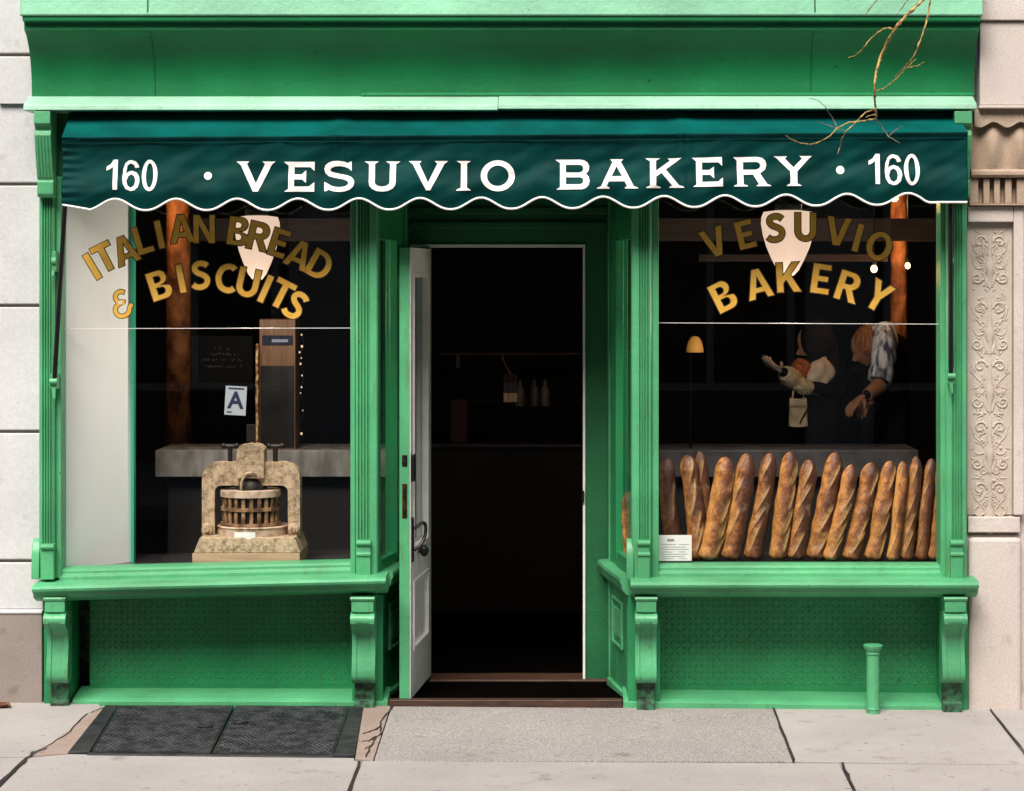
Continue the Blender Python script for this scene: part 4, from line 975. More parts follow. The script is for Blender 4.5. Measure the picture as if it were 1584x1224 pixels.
# ================================================================== STREET OBJECTS
# cellar hatch
ht = thing('cellar_hatch', 'dark steel cellar hatch set in the sidewalk before the first bulkhead', 'hatch', (*G(350, 1130), gz(*G(350, 1130))))
def plate_poly(mb_, px, z0, z1):
    pts = [G(*p) for p in px]; mb_.loops([[(x, y, gz(x, y)+z0) for x, y in pts], [(x, y, gz(x, y)+z1) for x, y in pts]])
mb = MB()
plate_poly(mb, [(163, 1093), (182, 1093), (139, 1165), (105, 1166)], -.015, .008)
plate_poly(mb, [(542, 1094), (562, 1094), (549, 1170), (516, 1170)], -.015, .008)
plate_poly(mb, [(137, 1166.2), (518, 1170.2), (517, 1173), (134, 1169)], -.015, .007)
mb.build('frame', M['steelplain'], ht, bevel=.003)
def door_leaf(q):
    m_ = MB(); plate_poly(m_, q, -.012, .006)
    a, b, c, d = (Vector(G(*p)) for p in q)      # back edge a->b, front edge d->c
    nu, nw = 44, 40
    for i in range(nu):
        for j in range(nw):
            u, t = (i+.5)/nu, (j+.5)/nw
            if not (.02 < u < .98 and .02 < t < .98): continue
            p = (a.lerp(b, u)).lerp(d.lerp(c, u), t); s = 1 if (i+j) % 2 else -1
            l = .009; e = Vector((l, l*.8*s)); n_ = Vector((-.3*l*s, .3*l))
            i0 = len(m_.v)
            for w_ in (p-e, p+n_, p+e, p-n_): m_.v.append((w_.x, w_.y, gz(w_.x, w_.y)+.0055))
            m_.v.append((p.x, p.y, gz(p.x, p.y)+.0095))
            for f_ in ((0, 1, 4), (1, 2, 4), (2, 3, 4), (3, 0, 4)): m_.f.append([i0+k for k in f_]); m_.m.append(0)
    return m_
dl1 = door_leaf([(183, 1093), (362, 1093), (325, 1167), (141, 1165)]).build('hatch_door', M['steel'], ht)
dl2 = door_leaf([(365, 1093), (541, 1094), (515, 1170), (328, 1167)]).build('hatch_door', M['steel'], ht)
for (px, py, par) in ((318, 1127, dl1), (371, 1121, dl2)):
    x, y = G(px, py); mb = MB(); mb.tube([(x+.035*math.cos(a), y+.03*math.sin(a), gz(x, y)+.014) for a in [2*PI*k/12 for k in range(13)]], .006, 6); mb.build('pull_ring', M['steelplain'], par, smooth=60)
for px, py, r in ((420, 1154, .05), (412, 1103, .03), (370, 1121, .02)):
    pass
# vent pipe
x, yv_ = X(1351, -.12), -.10
vp = thing('vent_pipe', 'short green standpipe with flanged cap rising from the sidewalk', 'pipe', (x, yv_, gz(x, yv_)))
z0 = Z(1098, yv_); zt = Z(997, yv_); r = .033
mb = MB(); mb.lathe(x, yv_, [(r, z0-.03), (r, z0+.0), (r+.004, z0+.004), (r, z0+.012), (r, zt-.05)], 24); mb.build('pipe', M['mint'], vp, smooth=40)
mb = MB(); mb.lathe(x, yv_, [(r, zt-.052), (r+.004, zt-.05), (r+.005, zt-.042), (r+.001, zt-.038), (r+.010, zt-.025), (r+.016, zt-.012), (r+.017, zt-.004), (r+.012, zt), (r-.004, zt+.002), (.004, zt+.003)], 24); mb.build('cap', M['mint'], vp, smooth=40)
# dry leaf
x, y = G(3, 1095); mb = MB()
mb.grid(lambda u, v: (x-.04+.09*u, y-.05+.10*v*math.sin(PI*max(.06, min(.94, u)))+.03*u, gz(x, y)+.006+.018*math.sin(PI*u)*(v-.5)**2*4+.006*math.sin(u*9)), 10, 6)
tag(mb.build('fallen_leaf', M['leaf'], smooth=60, origin=(x, y, gz(x, y))), 'curled brown dry leaf on the sidewalk by the white building', 'leaf')

# bare twig hanging into the view
YT = -1.3
tw = thing('tree_branch', 'bare golden twig hanging down in front of the awning', 'branch', tuple(P(1440, -20, YT)))
rr = random.Random(3)
def twig(pts, crop_o, sc, r0, r1, m_, yj=.0):
    q = [P(crop_o[0]+u/sc, crop_o[1]+v/sc, YT+yj+.05*math.sin(i*1.3+yj*9)) for i, (u, v) in enumerate(pts)]
    q = smooth_path(q, 5); n_ = len(q); rad = []
    for i in range(n_):
        r_ = .86*lerp(r0, r1, i/(n_-1)); rad.append(r_*(1.45 if i % 7 == 3 else 1.0)*rr.uniform(.92, 1.08))
    m_.tube([p+Vector((rr.uniform(-1, 1), 0, rr.uniform(-1, 1)))*.0018 for p in q], rad, 7)
A_, B_ = (1300, 0), (1184, 0)
mb = MB(); twig([(660, -60), (605, 0), (520, 75), (455, 140), (395, 215), (340, 310), (295, 410), (265, 510), (252, 600), (250, 700), (255, 790), (262, 850)], A_, 4.71, .0085, .0052, mb)
twig([(662, -60), (655, 0), (630, 140), (590, 270), (540, 400), (470, 490), (400, 555)], A_, 4.71, .0062, .0022, mb, .02)
mb.build('stem', M['twig'], tw, smooth=60)
mb = MB()
for pts, r0 in (([(672, 665), (630, 680), (585, 710), (540, 760), (495, 800), (465, 850), (455, 900), (440, 945)], .0038), ([(672, 725), (600, 738), (510, 750), (440, 785), (380, 840), (290, 880), (200, 870), (125, 830)], .0042),
                ([(780, 180), (740, 172), (690, 195), (640, 240), (600, 290), (550, 340), (510, 350)], .0036), ([(680, 555), (740, 530), (810, 470), (860, 420), (920, 360)], .0034),
                ([(860, 418), (930, 400), (970, 380)], .0028), ([(440, 788), (495, 800)], .003), ([(690, -10), (605, 95)], .0028), ([(880, -10), (800, 90)], .0028), ([(672, 700), (640, 705), (615, 716)], .003)):
    mb = MB(); twig(pts, B_, 3.9475, r0, r0*.5, mb, rr.uniform(-.03, .03)); mb.build('twig', M['twig'], tw, smooth=60)
mb = MB()
for pts, r0 in (([(440, 785), (415, 730), (375, 670), (330, 620), (265, 600)], .003), ([(672, 720), (700, 760), (750, 830), (820, 875)], .0036), ([(760, 825), (800, 792), (832, 772)], .0028), ([(440, 785), (380, 765), (318, 738)], .0026)):
    mb = MB(); twig(pts, B_, 3.9475, r0, r0*.5, mb, rr.uniform(-.03, .03)); mb.build('twig', M['twigdark'], tw, smooth=60)

# ================================================================== WINDOW DISPLAY: press on its block
YP = .325
def XP(px): return X(px, YP)
def ZP(py): return Z(py, YP)
zb0 = ZP(871)
mb = MB(); mb.box(XP(306), XP(470), YP-.195, YP+.195, ZP(869.5), ZP(850))
blk = mb.build('wooden_block', M['block'], origin=(XP(388), YP, ZP(869.5)), bevel=.003); tag(blk, 'pale wooden block under the antique press in the display window', 'block')
pr = thing('antique_press', 'antique cream iron press with slatted basket, chipped paint, in the display window', 'press', (XP(388), YP, ZP(849.5)))
mb = MB(); zt_b, zb_b = ZP(826), ZP(849.5)
mb.hexa([(XP(308), YP-.190, zb_b), (XP(471), YP-.190, zb_b), (XP(471), YP+.190, zb_b), (XP(308), YP+.190, zb_b), (XP(317), YP-.182, zt_b), (XP(462), YP-.182, zt_b), (XP(462), YP+.182, zt_b), (XP(317), YP+.182, zt_b)])
rr = random.Random(11)
for k in range(9):       # raised worn casting marks
    cx = XP(334+k*11.5); mb.box(cx, cx+.018, YP-.192, YP-.175, ZP(845), ZP(836))
mb.build('base', M['press'], pr, bevel=.004)
# arch frame
def arc(cx, cy, r, a0, a1, n=8): return [(cx+r*math.cos(lerp(a0, a1, k/n)), cy+r*math.sin(lerp(a0, a1, k/n))) for k in range(n+1)]
xo0, xo1, xi0, xi1 = XP(314.5), XP(465.5), XP(334), XP(447); zo, zi, zf = ZP(714), ZP(750), ZP(827); ro, ri = .09, .035
outer = [(xo1, zf)] + arc(xo1-ro, zo-ro, ro, 0, PI/2) + arc(xo0+ro, zo-ro, ro, PI/2, PI) + [(xo0, zf)]
inner = [(xi0, zf)] + arc(xi0+ri, zi-ri, ri, PI, PI/2) + arc(xi1-ri, zi-ri, ri, PI/2, 0) + [(xi1, zf)]
v, f = contours_mesh([outer+inner])
mb = MB()
for yy in (YP-.05, YP+.05):
    i0 = len(mb.v); mb.v += [(p[0], yy, p[1]) for p in v]; mb.f += [[i0+k for k in q] for q in f]; mb.m += [0]*len(f)
ring = outer+inner
mb.loops([[(p[0], YP-.05, p[1]) for p in ring], [(p[0], YP+.05, p[1]) for p in ring]], caps=False)
bm_ = mb
frm = mb.build('arch_frame', M['press'], pr, smooth=40, bevel=.004)
for cx in (XP(323), XP(456)):
    mb = MB(); mb.ball((cx, YP-.06, ZP(818)), .030, 12, 0, (1, .5, 1.25)); mb.tube([(cx, YP-.072, ZP(817)), (cx, YP-.088, ZP(817))], .014, 8); mb.build('foot_bolt', M['press'], frm, smooth=50)
mb = MB(); hx0, hx1 = XP(369), XP(411)
mb.prism([(hx0, ZP(738)), (hx1, ZP(738)), (hx1, ZP(694)), (hx1-.02, ZP(688)), (XP(390), ZP(684)), (hx0+.02, ZP(688)), (hx0, ZP(694))], 'y', YP-.085, YP+.06)
for r_ in range(3):
    for k in range(7):
        if rr.random() < .85: mb.box(hx0+.012+k*.017, hx0+.012+k*.017+rr.uniform(.008, .013), YP-.088, YP-.084, ZP(699.5+r_*8.5), ZP(695+r_*8.5))
mb.build('head', M['press'], pr, bevel=.005)
mb = MB(); mb.box(XP(382), XP(395), YP-.02, YP+.02, ZP(686), ZP(657)); mb.tube([(XP(390), YP, ZP(740)), (XP(390), YP, ZP(756))], .035, 16)
mb.lathe(XP(389), YP, [(.085, ZP(757)), (.085, ZP(752)), (.07, ZP(742)), (.05, ZP(737)), (.02, ZP(734))], 20)
for cx in (XP(356), XP(426)):
    mb.tube([(cx, YP, ZP(714)), (cx, YP, ZP(690))], .013, 10); mb.tube([(cx-.035, YP, ZP(690)), (cx+.035, YP, ZP(690))], .011, 8)
    mb.ball((cx-.035, YP, ZP(690)), .016, 8); mb.ball((cx+.035, YP, ZP(690)), .016, 8)
mb.build('screw', M['iron'], pr, smooth=40)
mb = MB(); mb.tube(smooth_path([P(373, 757, YP-.09), P(374, 745, YP-.10), P(382, 733, YP-.10), P(396, 732, YP-.10)], 4), .007, 8); mb.build('handle', M['press'], pr, smooth=60)
bc, brx = XP(388), XP(433)-XP(388)
mb = MB(); mb.lathe(bc, YP, [(brx-.022, ZP(812)), (brx-.022, ZP(760))], 30)
bs = mb.build('basket', M['iron'], pr, smooth=60)
mb = MB()
for k in range(22):
    a = 2*PI*k/22; c = Vector((bc+math.cos(a)*(brx-.010), YP+math.sin(a)*(brx-.010))); t = Vector((-math.sin(a), math.cos(a))); n_ = Vector((math.cos(a), math.sin(a)))
    q = [c-t*.0095-n_*.006, c+t*.0095-n_*.006, c+t*.0095+n_*.006, c-t*.0095+n_*.006]
    mb.hexa([(p.x, p.y, ZP(812)) for p in q]+[(p.x, p.y, ZP(759)) for p in q])
mb.build('slats', M['slat'], bs, bevel=.002)
for (za, zbb, r_) in ((767, 757, brx+.006), (788, 783, brx+.004), (811, 807, brx+.006)):
    mb = MB(); mb.lathe(bc, YP, [(r_-.012, ZP(za)), (r_, ZP(za)), (r_, ZP(zbb)), (r_-.012, ZP(zbb))], 36); mb.build('hoop', M['pan'] if za < 780 else M['slat'], bs, smooth=40)
px_r = XP(444)-XP(391)
mb = MB(); mb.lathe(XP(391), YP, [(px_r-.02, ZP(840)), (px_r-.003, ZP(839)), (px_r, ZP(836)), (px_r, ZP(815)), (px_r+.006, ZP(813)), (px_r, ZP(811)), (px_r-.01, ZP(814))], 40)
pan = mb.build('pan', M['pan'], pr, smooth=40)
mb = MB()
mb.grid(lambda u, v_: (XP(391)+(px_r+.002)*math.sin(lerp(-.42, .20, u)), YP-(px_r+.002)*math.cos(lerp(-.42, .20, u)), lerp(ZP(830), ZP(818), v_)), 8, 1); mb.build('paper_label', M['paper'], pan, smooth=60)

# inspection grade card on the glass
yc = YG+.006
gc = MB(); cx, cz = X(364.5, yc), Z(620, yc); ca, sa = math.cos(R(-3)), math.sin(R(-3))
def rp_(u, v_, y_): return (cx+(u*ca-v_*sa)*pxm, y_, cz+(u*sa+v_*ca)*pxm)
gc.loops([[rp_(u, v_, yc) for u, v_ in ((-16.5, -22.5), (16.5, -22.5), (16.5, 22.5), (-16.5, 22.5))], [rp_(u, v_, yc+.0015) for u, v_ in ((-16.5, -22.5), (16.5, -22.5), (16.5, 22.5), (-16.5, 22.5))]])
M['card'] = mat('dim_card', (.36, .40, .44), .6)
card = gc.build('grade_card', M['card'], origin=(cx, yc, cz)); tag(card, 'grey inspection card with a large letter A stuck inside the glass', 'card')
v, f = char_mesh('A', .03); xs = [p[0] for p in v]; ys = [p[1] for p in v]; s = 27/(max(ys)-min(ys)); mb = MB()
mb.v = [rp_((p[0]-(min(xs)+max(xs))/2)*s*.95, (p[1]-(min(ys)+max(ys))/2)*s+1, yc-.001) for p in v]; mb.f = f; mb.m = [0]*len(f)
for u0, u1, v0, v1 in ((-13, -5, -19, -17), (-12, 12, 17.5, 20)):
    mb.poly([rp_(u0, v0, yc-.001), rp_(u1, v0, yc-.001), rp_(u1, v1, yc-.001), rp_(u0, v1, yc-.001)])
mb.build('letter', M['blueink'], card, recalc=False)
# chalked lines on a dark board behind the glass (too faint to read)
yb = .9
cb = thing('chalkboard', 'black board with faint chalk lines behind the grade card', 'board', tuple(P(343, 600, yb)))
mb = MB(); mb.box(X(296, yb), X(390, yb), yb, yb+.02, Z(600, yb), Z(520, yb)); mb.build('board', M['slate'], cb)
mb = MB(); rr = random.Random(4)
for (py, a, b) in ((540, 332, 352), (548, 325, 362), (557, 308, 374), (567, 314, 372)):
    p = a
    while p < b:
        wv = rr.uniform(2.0, 3.6)
        if rr.random() < .8:
            for q in range(2):
                xx = p+rr.uniform(0, wv-1); yy0 = py+rr.uniform(-2.4, 0); mb.poly([(X(xx, yb), yb-.002, Z(yy0+2.4, yb)), (X(xx+.7, yb), yb-.002, Z(yy0+2.4, yb)), (X(xx+1.1, yb), yb-.002, Z(yy0, yb)), (X(xx+.4, yb), yb-.002, Z(yy0, yb))])
        p += wv+.8
mb.build('chalk_lettering', M['chalk'], cb, recalc=False)
# price card
mb = MB(); yk = YG+.012; mb.box(X(1019, yk), X(1070, yk), yk, yk+.003, Z(868, yk), Z(828, yk))
pc = mb.build('notice_card', M['paper'], bevel=.001, origin=(X(1044, yk), yk, Z(868, yk))); tag(pc, 'white printed notice card leaning in the corner of the bread window', 'card')
mb = MB()
mb.poly([(X(a, yk), yk-.001, Z(b, yk)) for a, b in ((1032, 834), (1043, 834), (1043, 837.5), (1032, 837.5))])
for k, py in enumerate((842, 846, 849.5, 853.5, 857, 860.5, 864)):
    for a, b in (((1023, 1066),) if k % 3 else ((1023, 1046), (1050, 1066))):
        mb.poly([(X(a, yk), yk-.001, Z(py+.7, yk)), (X(b-(k*5 % 9), yk), yk-.001, Z(py+.7, yk)), (X(b-(k*5 % 9), yk), yk-.001, Z(py, yk)), (X(a, yk), yk-.001, Z(py, yk))])
mb.build('printed_lines', M['ink'], pc, recalc=False)

# ================================================================== BREAD
def baguette(tx, ty, bx, by, wpx, Y, seed, label, crust_tone=0.0, curve=0.0):
    rg = random.Random(seed); T = P(tx, ty, Y+.03); B = P(bx, by, Y-.02)
    B.z = max(B.z, .7065)
    r = wpx/2*pxm; n, ns = 130, 56; d = (T-B); Ln = d.length; d.normalize()
    a = Vector((0, 1, 0)).cross(d).normalized(); b = d.cross(a).normalized()
    off = rg.uniform(0, 50); m_ = MB(); rings = []; slash = []; bake_light = []
    nsl = rg.choice((4, 5, 5)); rot_ = rg.uniform(-1.1, 1.1); cuts = [(.10+.80*(j+.5)/nsl+rg.uniform(-.03, .03), rg.choice((.7, 1, 1.2)), rot_+rg.uniform(-.3, .3)) for j in range(nsl) if rg.random() < .9]
    for i in range(n+1):
        t = i/n
        e = min(t/.05, 1.0); e2 = min((1-t)/.17, 1.0); env = math.sqrt(max(.0, 1-(1-e)**2))*max(0, 1-(1-e2)**2.6)**.6*.95+.05
        wid = r*env*(1+.10*noise.noise(Vector((t*5, off, 0)))+.03*math.sin(t*nsl*2*PI))*lerp(1.04, .96, t)
        c = B+d*Ln*t+a*(curve*math.sin(PI*t)+.010*noise.noise(Vector((t*2.2, off, 4))))+b*.006*noise.noise(Vector((t*2, off, 9)))
        ring_ = []
        for k in range(ns):
            th = 2*PI*k/ns
            front = max(0, -math.sin(th)); sl_ = lip = ear = 0.0
            for tc, sk, ac in cuts:          # long diagonal score marks on the street side
                q = (t-tc)/.125
                if abs(q) > 1.25: continue
                dth = (th-(1.5*PI+ac+.46*sk*q)+PI) % (2*PI)-PI; win = math.exp(-(abs(q)/.95)**6)
                sl_ = max(sl_, math.exp(-(dth/.24)**2)*win); lip = max(lip, math.exp(-((dth-.42*sk)/.12)**2)*win)
                ear = max(ear, math.exp(-((dth-.27*sk)/.07)**2)*win)
            nz = noise.noise(Vector((math.cos(th)*2, math.sin(th)*2, t*12+off)))
            rad = wid*(1+.05*nz+.02*noise.noise(Vector((math.cos(th)*6, math.sin(th)*6, t*40+off)))-.035*sl_+.075*lip)
            ring_.append(c+a*math.cos(th)*rad+b*math.sin(th)*rad*.92)
            slash.append(max(0, min(1, sl_*(.25+1.1*abs(noise.noise(Vector((t*16, th*2.2, off)))))*(0.3 if crust_tone < -.1 else .6)+ear*(.25 if crust_tone < -.1 else .7))))
            bake_light.append(crust_tone+.12*noise.noise(Vector((t*3.0, math.cos(th)*1.2, off+3+math.sin(th))))-.20*lip+.26*math.cos(th+PI)-.075-.10*max(0, (t-.8)/.2))  # bake variation plus painted side light: left lighter, right darker
        rings.append(ring_)
    m_.loops(rings)
    o = m_.build('baguette', M['crust'], smooth=70, origin=tuple(B))
    for nm, dat in (('slash', slash), ('crust_tone', bake_light)):
        at = o.data.attributes.new(nm, 'FLOAT', 'POINT'); at.data.foreach_set('value', dat)
    tag(o, label, 'bread', 'baguettes standing in the bread window')
    return o
breads = [
 (1030, 708, 1048, 868, 27, .24, 'dark scorched baguette behind the white notice card', -.22, -.010),
 (1062, 704, 1079, 868, 30, .21, 'brown baguette just above the notice card edge, upright golden streak', -.03, .012),
 (1082, 698, 1098, 868, 20, .36, 'thin baguette peeking out behind two others near the notice card', .0, .012),
 (1124, 707, 1094, 867, 33, .18, 'pale golden baguette, first one clear of the notice card', .09, .008),
 (1157, 702, 1129, 867, 31, .20, 'thick baguette with dark rounded tip next after the pale golden one', .02, .004),
 (1192, 701, 1164, 867, 28, .22, 'dark tipped baguette with one bright golden side', -.05, .004),
 (1222, 699, 1203, 867, 29, .20, 'tall straight baguette under the standing woman', .0, .003),
 (1252, 711, 1231, 867, 27, .20, 'short brown baguette with flour patch mid length', -.06, .002),
 (1292, 700, 1262, 867, 31, .22, 'broad baguette with crossed pale score marks at its tip', -.01, .004),
 (1319, 719, 1283, 868, 24, .17, 'slim leaning golden baguette, shortest with pointed tip', .05, .002),
 (1349, 716, 1315, 868, 29, .21, 'leaning baguette with broad score marks under the man in denim', .0, .006),
 (1378, 713, 1349, 868, 27, .19, 'golden brown baguette with pale torn streak near its tip', .02, .003),
 (1398, 714, 1380, 868, 20, .16, 'slim bright golden baguette, palest of the narrow ones', .10, .004),
 (1419, 706, 1402, 868, 20, .20, 'slim brown baguette, tallest of the narrow ones', -.01, .003),
 (1440, 709, 1425, 868, 20, .22, 'slim dark baguette, last but one before the window stile', -.06, .003),
 (1460, 713, 1446, 868, 22, .20, 'reddish baguette half hidden by the end window stile', -.04, .003),
 (972, 760, 978, 866, 24, .42, 'baguette seen through the slanted side pane of the entry', -.08, .0),
]
for i, (tx, ty, bx, by, wp, Y, lab, crust_tone, cv) in enumerate(breads): baguette(tx, ty, bx, by, wp, Y, 20+i, lab, crust_tone, cv)

# ================================================================== SHOP INTERIOR OBJECTS
def counter(px0, px1, Yc, label, stone='marble'):
    x0, x1 = X(px0, Yc), X(px1, Yc)
    t_ = thing('marble_counter', label, 'counter', ((x0+x1)/2, Yc, -.02))
    m_ = MB(); m_.box(x0, x1, Yc, Yc+.55, Z(738, Yc), Z(697, Yc)); m_.build('slab', M[stone], t_, bevel=.004)
    m_ = MB(); m_.box(x0+.06, x1-.06, Yc+.08, Yc+.5, -.02, Z(738.5, Yc)); m_.build('cabinet', M['darkroom'], t_)
    return t_
counter(240, 613, 1.0, 'grey marble counter behind the antique press')
counter(943, 1421, 1.0, 'dark grey marble counter behind the row of baguettes', 'marbledark')
# pendant lamps
YL = .24
def pendant(px, pyt, pyb, wpx, label):
    s = (13+YL)/F; x = X(px, YL); zt_, zb_ = Z(pyt, YL), Z(pyb, YL); r_ = wpx/2*s
    t_ = thing('pendant_lamp', label, 'lamp', (x, YL, zb_), 'glowing pendant lamps in the shop windows')
    h = zt_-zb_; prof = [(.06*r_, zb_), (.22*r_, zb_+.02*h), (.40*r_, zb_+.10*h), (.62*r_, zb_+.28*h), (.80*r_, zb_+.46*h), (.93*r_, zb_+.64*h), (1.0*r_, zb_+.82*h), (.98*r_, zb_+.92*h), (.90*r_, zb_+1.0*h), (.5*r_, zb_+1.02*h)]
    m_ = MB(); m_.lathe(x, YL, prof, 36); m_.build('lamp_shade', M['lampglow'], t_, smooth=60)
    m_ = MB(); m_.lathe(x, YL, [(.5*r_, zt_+.003+.02*h), (.52*r_, zt_+.04), (.2*r_, zt_+.07), (.012, zt_+.08), (.008, 3.09)], 20); m_.build('fitting', M['black'], t_, smooth=40)
    l_ = bpy.data.lights.new('pendant_light', 'POINT'); l_.energy = 6.0; l_.color = (1, .86, .72); l_.shadow_soft_size = .12
    lo_ = bpy.data.objects.new('pendant_light', l_); COL.objects.link(lo_); lo_.location = (x, YL, zb_-.16)
    return t_
pendant(398, 336, 434, 70, 'glowing cone pendant lamp behind the word BREAD')
pendant(1219, 328, 428, 84, 'large glowing pendant lamp behind the word VESUVIO')
def lamp_point(p, e, col=(1, .50, .18), r=.03):
    l_ = bpy.data.lights.new('bulb_light', 'POINT'); l_.energy = e; l_.color = col; l_.shadow_soft_size = r
    lo_ = bpy.data.objects.new('bulb_light', l_); COL.objects.link(lo_); lo_.location = p
def bulb(px, py, Y, r, label, e=0.0):
    c = P(px, py, Y); t_ = thing('light_bulb', label, 'bulb', tuple(c), 'bare bulbs inside the shop')
    m_ = MB(); m_.ball(c, r, 12, 0, (1, 1, 1.15)); m_.build('globe', M['bulbglow'], t_, smooth=60)
    m_ = MB(); m_.tube([c+Vector((0, 0, r*1.1)), c+Vector((0, 0, r*2.4))], r*.6, 8); m_.tube([c+Vector((0, 0, r*2.4)), (c.x, c.y, 3.09)], .004, 6); m_.build('cord', M['black'], t_)
    if e: lamp_point(c+Vector((0, -.03, -.03)), e)
bulb(1352, 416, 1.2, .019, 'bare glowing bulb hanging just above the letter Y of BAKERY', 0.35)
bulb(1404, 411, 1.62, .016, 'bare glowing bulb beside the lit brick column', 0.8)
bulb(1384, 306, 1.62, .02, 'bare bulb tucked under the awning hem before the brick column', 4.0)
bulb(262, 300, 1.62, .02, 'bare bulb above the word ITALIAN before the brick column', 2.2)
# amber lamp on a dark stand behind the bread window
ya = 1.2
al = thing('table_lamp', 'small amber shaded lamp on a dark post beside the entry', 'lamp', tuple(P(1075, 690, ya)))
mb = MB(); c = P(1075, 545, ya); mb.lathe(c.x, ya, [(.048, c.z), (.048, c.z+.02), (.038, c.z+.06), (.022, c.z+.085), (.006, c.z+.09)], 18); mb.build('lamp_shade', M['amber'], al, smooth=50)
mb = MB(); mb.box(X(1066, ya), X(1070, ya), ya-.02, ya+.02, Z(697, ya), Z(546, ya)); mb.build('post', M['slate'], al)
# wooden cabinet with a dark plate, brass pole, string lights
yw_ = 1.1
wc = thing('wooden_cabinet', 'narrow wooden cabinet with dark name plate standing on the counter', 'cabinet', tuple(P(427, 697, yw_)))
mb = MB(); mb.box(X(401, yw_), X(457, yw_), yw_, yw_+.2, Z(696, yw_), Z(494, yw_)); mb.build('body', M['wood'], wc, bevel=.004)
mb = MB(); mb.box(X(406, yw_), X(453, yw_), yw_-.012, yw_-.001, Z(534, yw_), Z(519, yw_)); pl = mb.build('name_plate', M['blueink'], wc)
M['plateink'] = mat('pale_plate_text', (.40, .44, .58), .7)
mb = MB(); mb.box(X(421, yw_), X(446, yw_), yw_-.0145, yw_-.0125, Z(529.5, yw_), Z(525, yw_)); mb.build('worn_text', M['plateink'], pl)
mb = MB(); mb.box(X(403, yw_), X(455, yw_), yw_-.006, yw_-.0005, Z(692, yw_), Z(566, yw_)); mb.build('glass_front', M['shelfdark'], wc)
M['polebrass'] = mat('pole_brass', (.95, .62, .34), .35, metal=.2, col2=(.25, .10, .04), vscale=30, lo=.42, hi=.56)
mb = MB(); mb.tube([P(397.5, y_, .95)+Vector((random.uniform(-.002, .002), 0, 0)) for y_ in range(700, 528, -12)], .0085, 8)
tag(mb.build('brass_pole', M['polebrass'], smooth=60, origin=tuple(P(397.5, 697, .95))), 'thin brass pole standing at the edge of the wooden cabinet', 'pole')
sg = thing('string_lights', 'short string of small warm lights hanging beside the wooden cabinet', 'string lights', tuple(P(468, 520, 1.0)))
rr = random.Random(9); pts = [P(467+3*math.sin(k*1.1), 518+k*9, 1.0) for k in range(19)]
mb = MB(); mb.tube(pts, .0025, 5); mb.build('wire', M['black'], sg)
M['fairy'] = mat('fairy_glow', (1, .8, .6), .4, emit=(1, .62, .38), estr=.16)
for k in (0, 2, 3, 4, 5, 7, 9, 10, 13, 17):
    mb = MB(); mb.ball(pts[k]+Vector((rr.uniform(-.01, .01), -.01, 0)), rr.uniform(.003, .007), 6, 0, (1, 1, 1.3)); mb.build('bulb', M['fairy'], sg)
# back of the shop seen through the doorway
yb2 = 3.6
bc2 = thing('back_counter', 'dark counter at the back of the shop seen through the open doorway', 'counter', (0, yb2, -.02))
mb = MB(); mb.box(-1.3, 1.2, yb2, yb2+.6, Z(692, yb2), Z(687, yb2)); mb.build('top', M['shelfdark'], bc2)
mb = MB(); mb.box(-1.25, 1.15, yb2+.04, yb2+.58, -.02, Z(692.5, yb2)); mb.build('cabinet', M['darkroom'], bc2)
sh = thing('wall_shelf', 'dark long shelf on the back wall over the rear counter', 'shelf', (0, 4.4, 1.5))
mb = MB(); mb.box(-.6, .75, 4.4, 4.7, Z(549, 4.4), Z(546, 4.4)); mb.build('board', M['beam'], sh)
mb = MB(); mb.box(-.5, -.47, 4.45, 4.7, Z(570, 4.4), Z(549.5, 4.4)); mb.box(.62, .65, 4.45, 4.7, Z(570, 4.4), Z(549.5, 4.4)); mb.build('bracket', M['black'], sh)
mb = MB(); mb.box(-.45, .60, 4.4, 4.7, Z(624, 4.4), Z(621, 4.4)); mb.build('lower_board', M['darkroom'], sh)
hc = thing('hanging_cloth', 'small folded cloth in plum, blue and cream hanging inside the doorway', 'cloth', tuple(P(790, 560, 3.4)))
yh = 3.4
for nm, m_, a, b in (('plum_band', 'plum', 579, 592), ('blue_band', 'clothblue', 592.2, 608), ('cream_band', 'cream', 608.2, 622)):
    mb = MB(); mb.grid(lambda u, v_: (X(lerp(779, 800, u), yh), yh+.012*math.sin(u*9), Z(lerp(a, b, v_), yh)), 14, 2); mb.build(nm, M[m_], hc, smooth=70, recalc=False)
mb = MB(); mb.tube(smooth_path([P(790, 579, yh), P(782, 565, yh), P(777, 552, yh), P(781, 547, yh)], 4), .005, 6); mb.build('hook', M['chipwhite'], hc)
for k, (px, lab) in enumerate(((808, 'narrow pale bottle standing beside the hanging cloth'), (829, 'narrow grey bottle, middle one of the three on the low rear shelf'), (845, 'bottle on the low rear shelf farthest from the cloth'))):
    c = P(px, 606, 4.5); z0 = Z(621, 4.4)+.001
    t_ = tag(MB().lathe(c.x, 3.75, [(.03, z0), (.032, z0+.01), (.032, z0+.10), (.028, z0+.12), (.012, z0+.14), (.012, z0+.17), (.014, z0+.175)], 14).build('bottle', M['chipwhite'], smooth=40, origin=(c.x, 3.75, z0)), lab, 'bottle', 'bottles on the low rear shelf')
mb = MB(); z0 = Z(687, yb2); mb.box(X(697, 3.8), X(722, 3.8), 3.8, 3.95, z0, z0+.28); mb.box(X(698, 3.8), X(702, 3.8), 3.79, 3.7995, z0+.14, z0+.25)
tag(mb.build('box', M['plum'], origin=(X(709, 3.8), 3.87, z0), bevel=.004), 'dark plum box on the rear counter nearest the open door leaf', 'box')

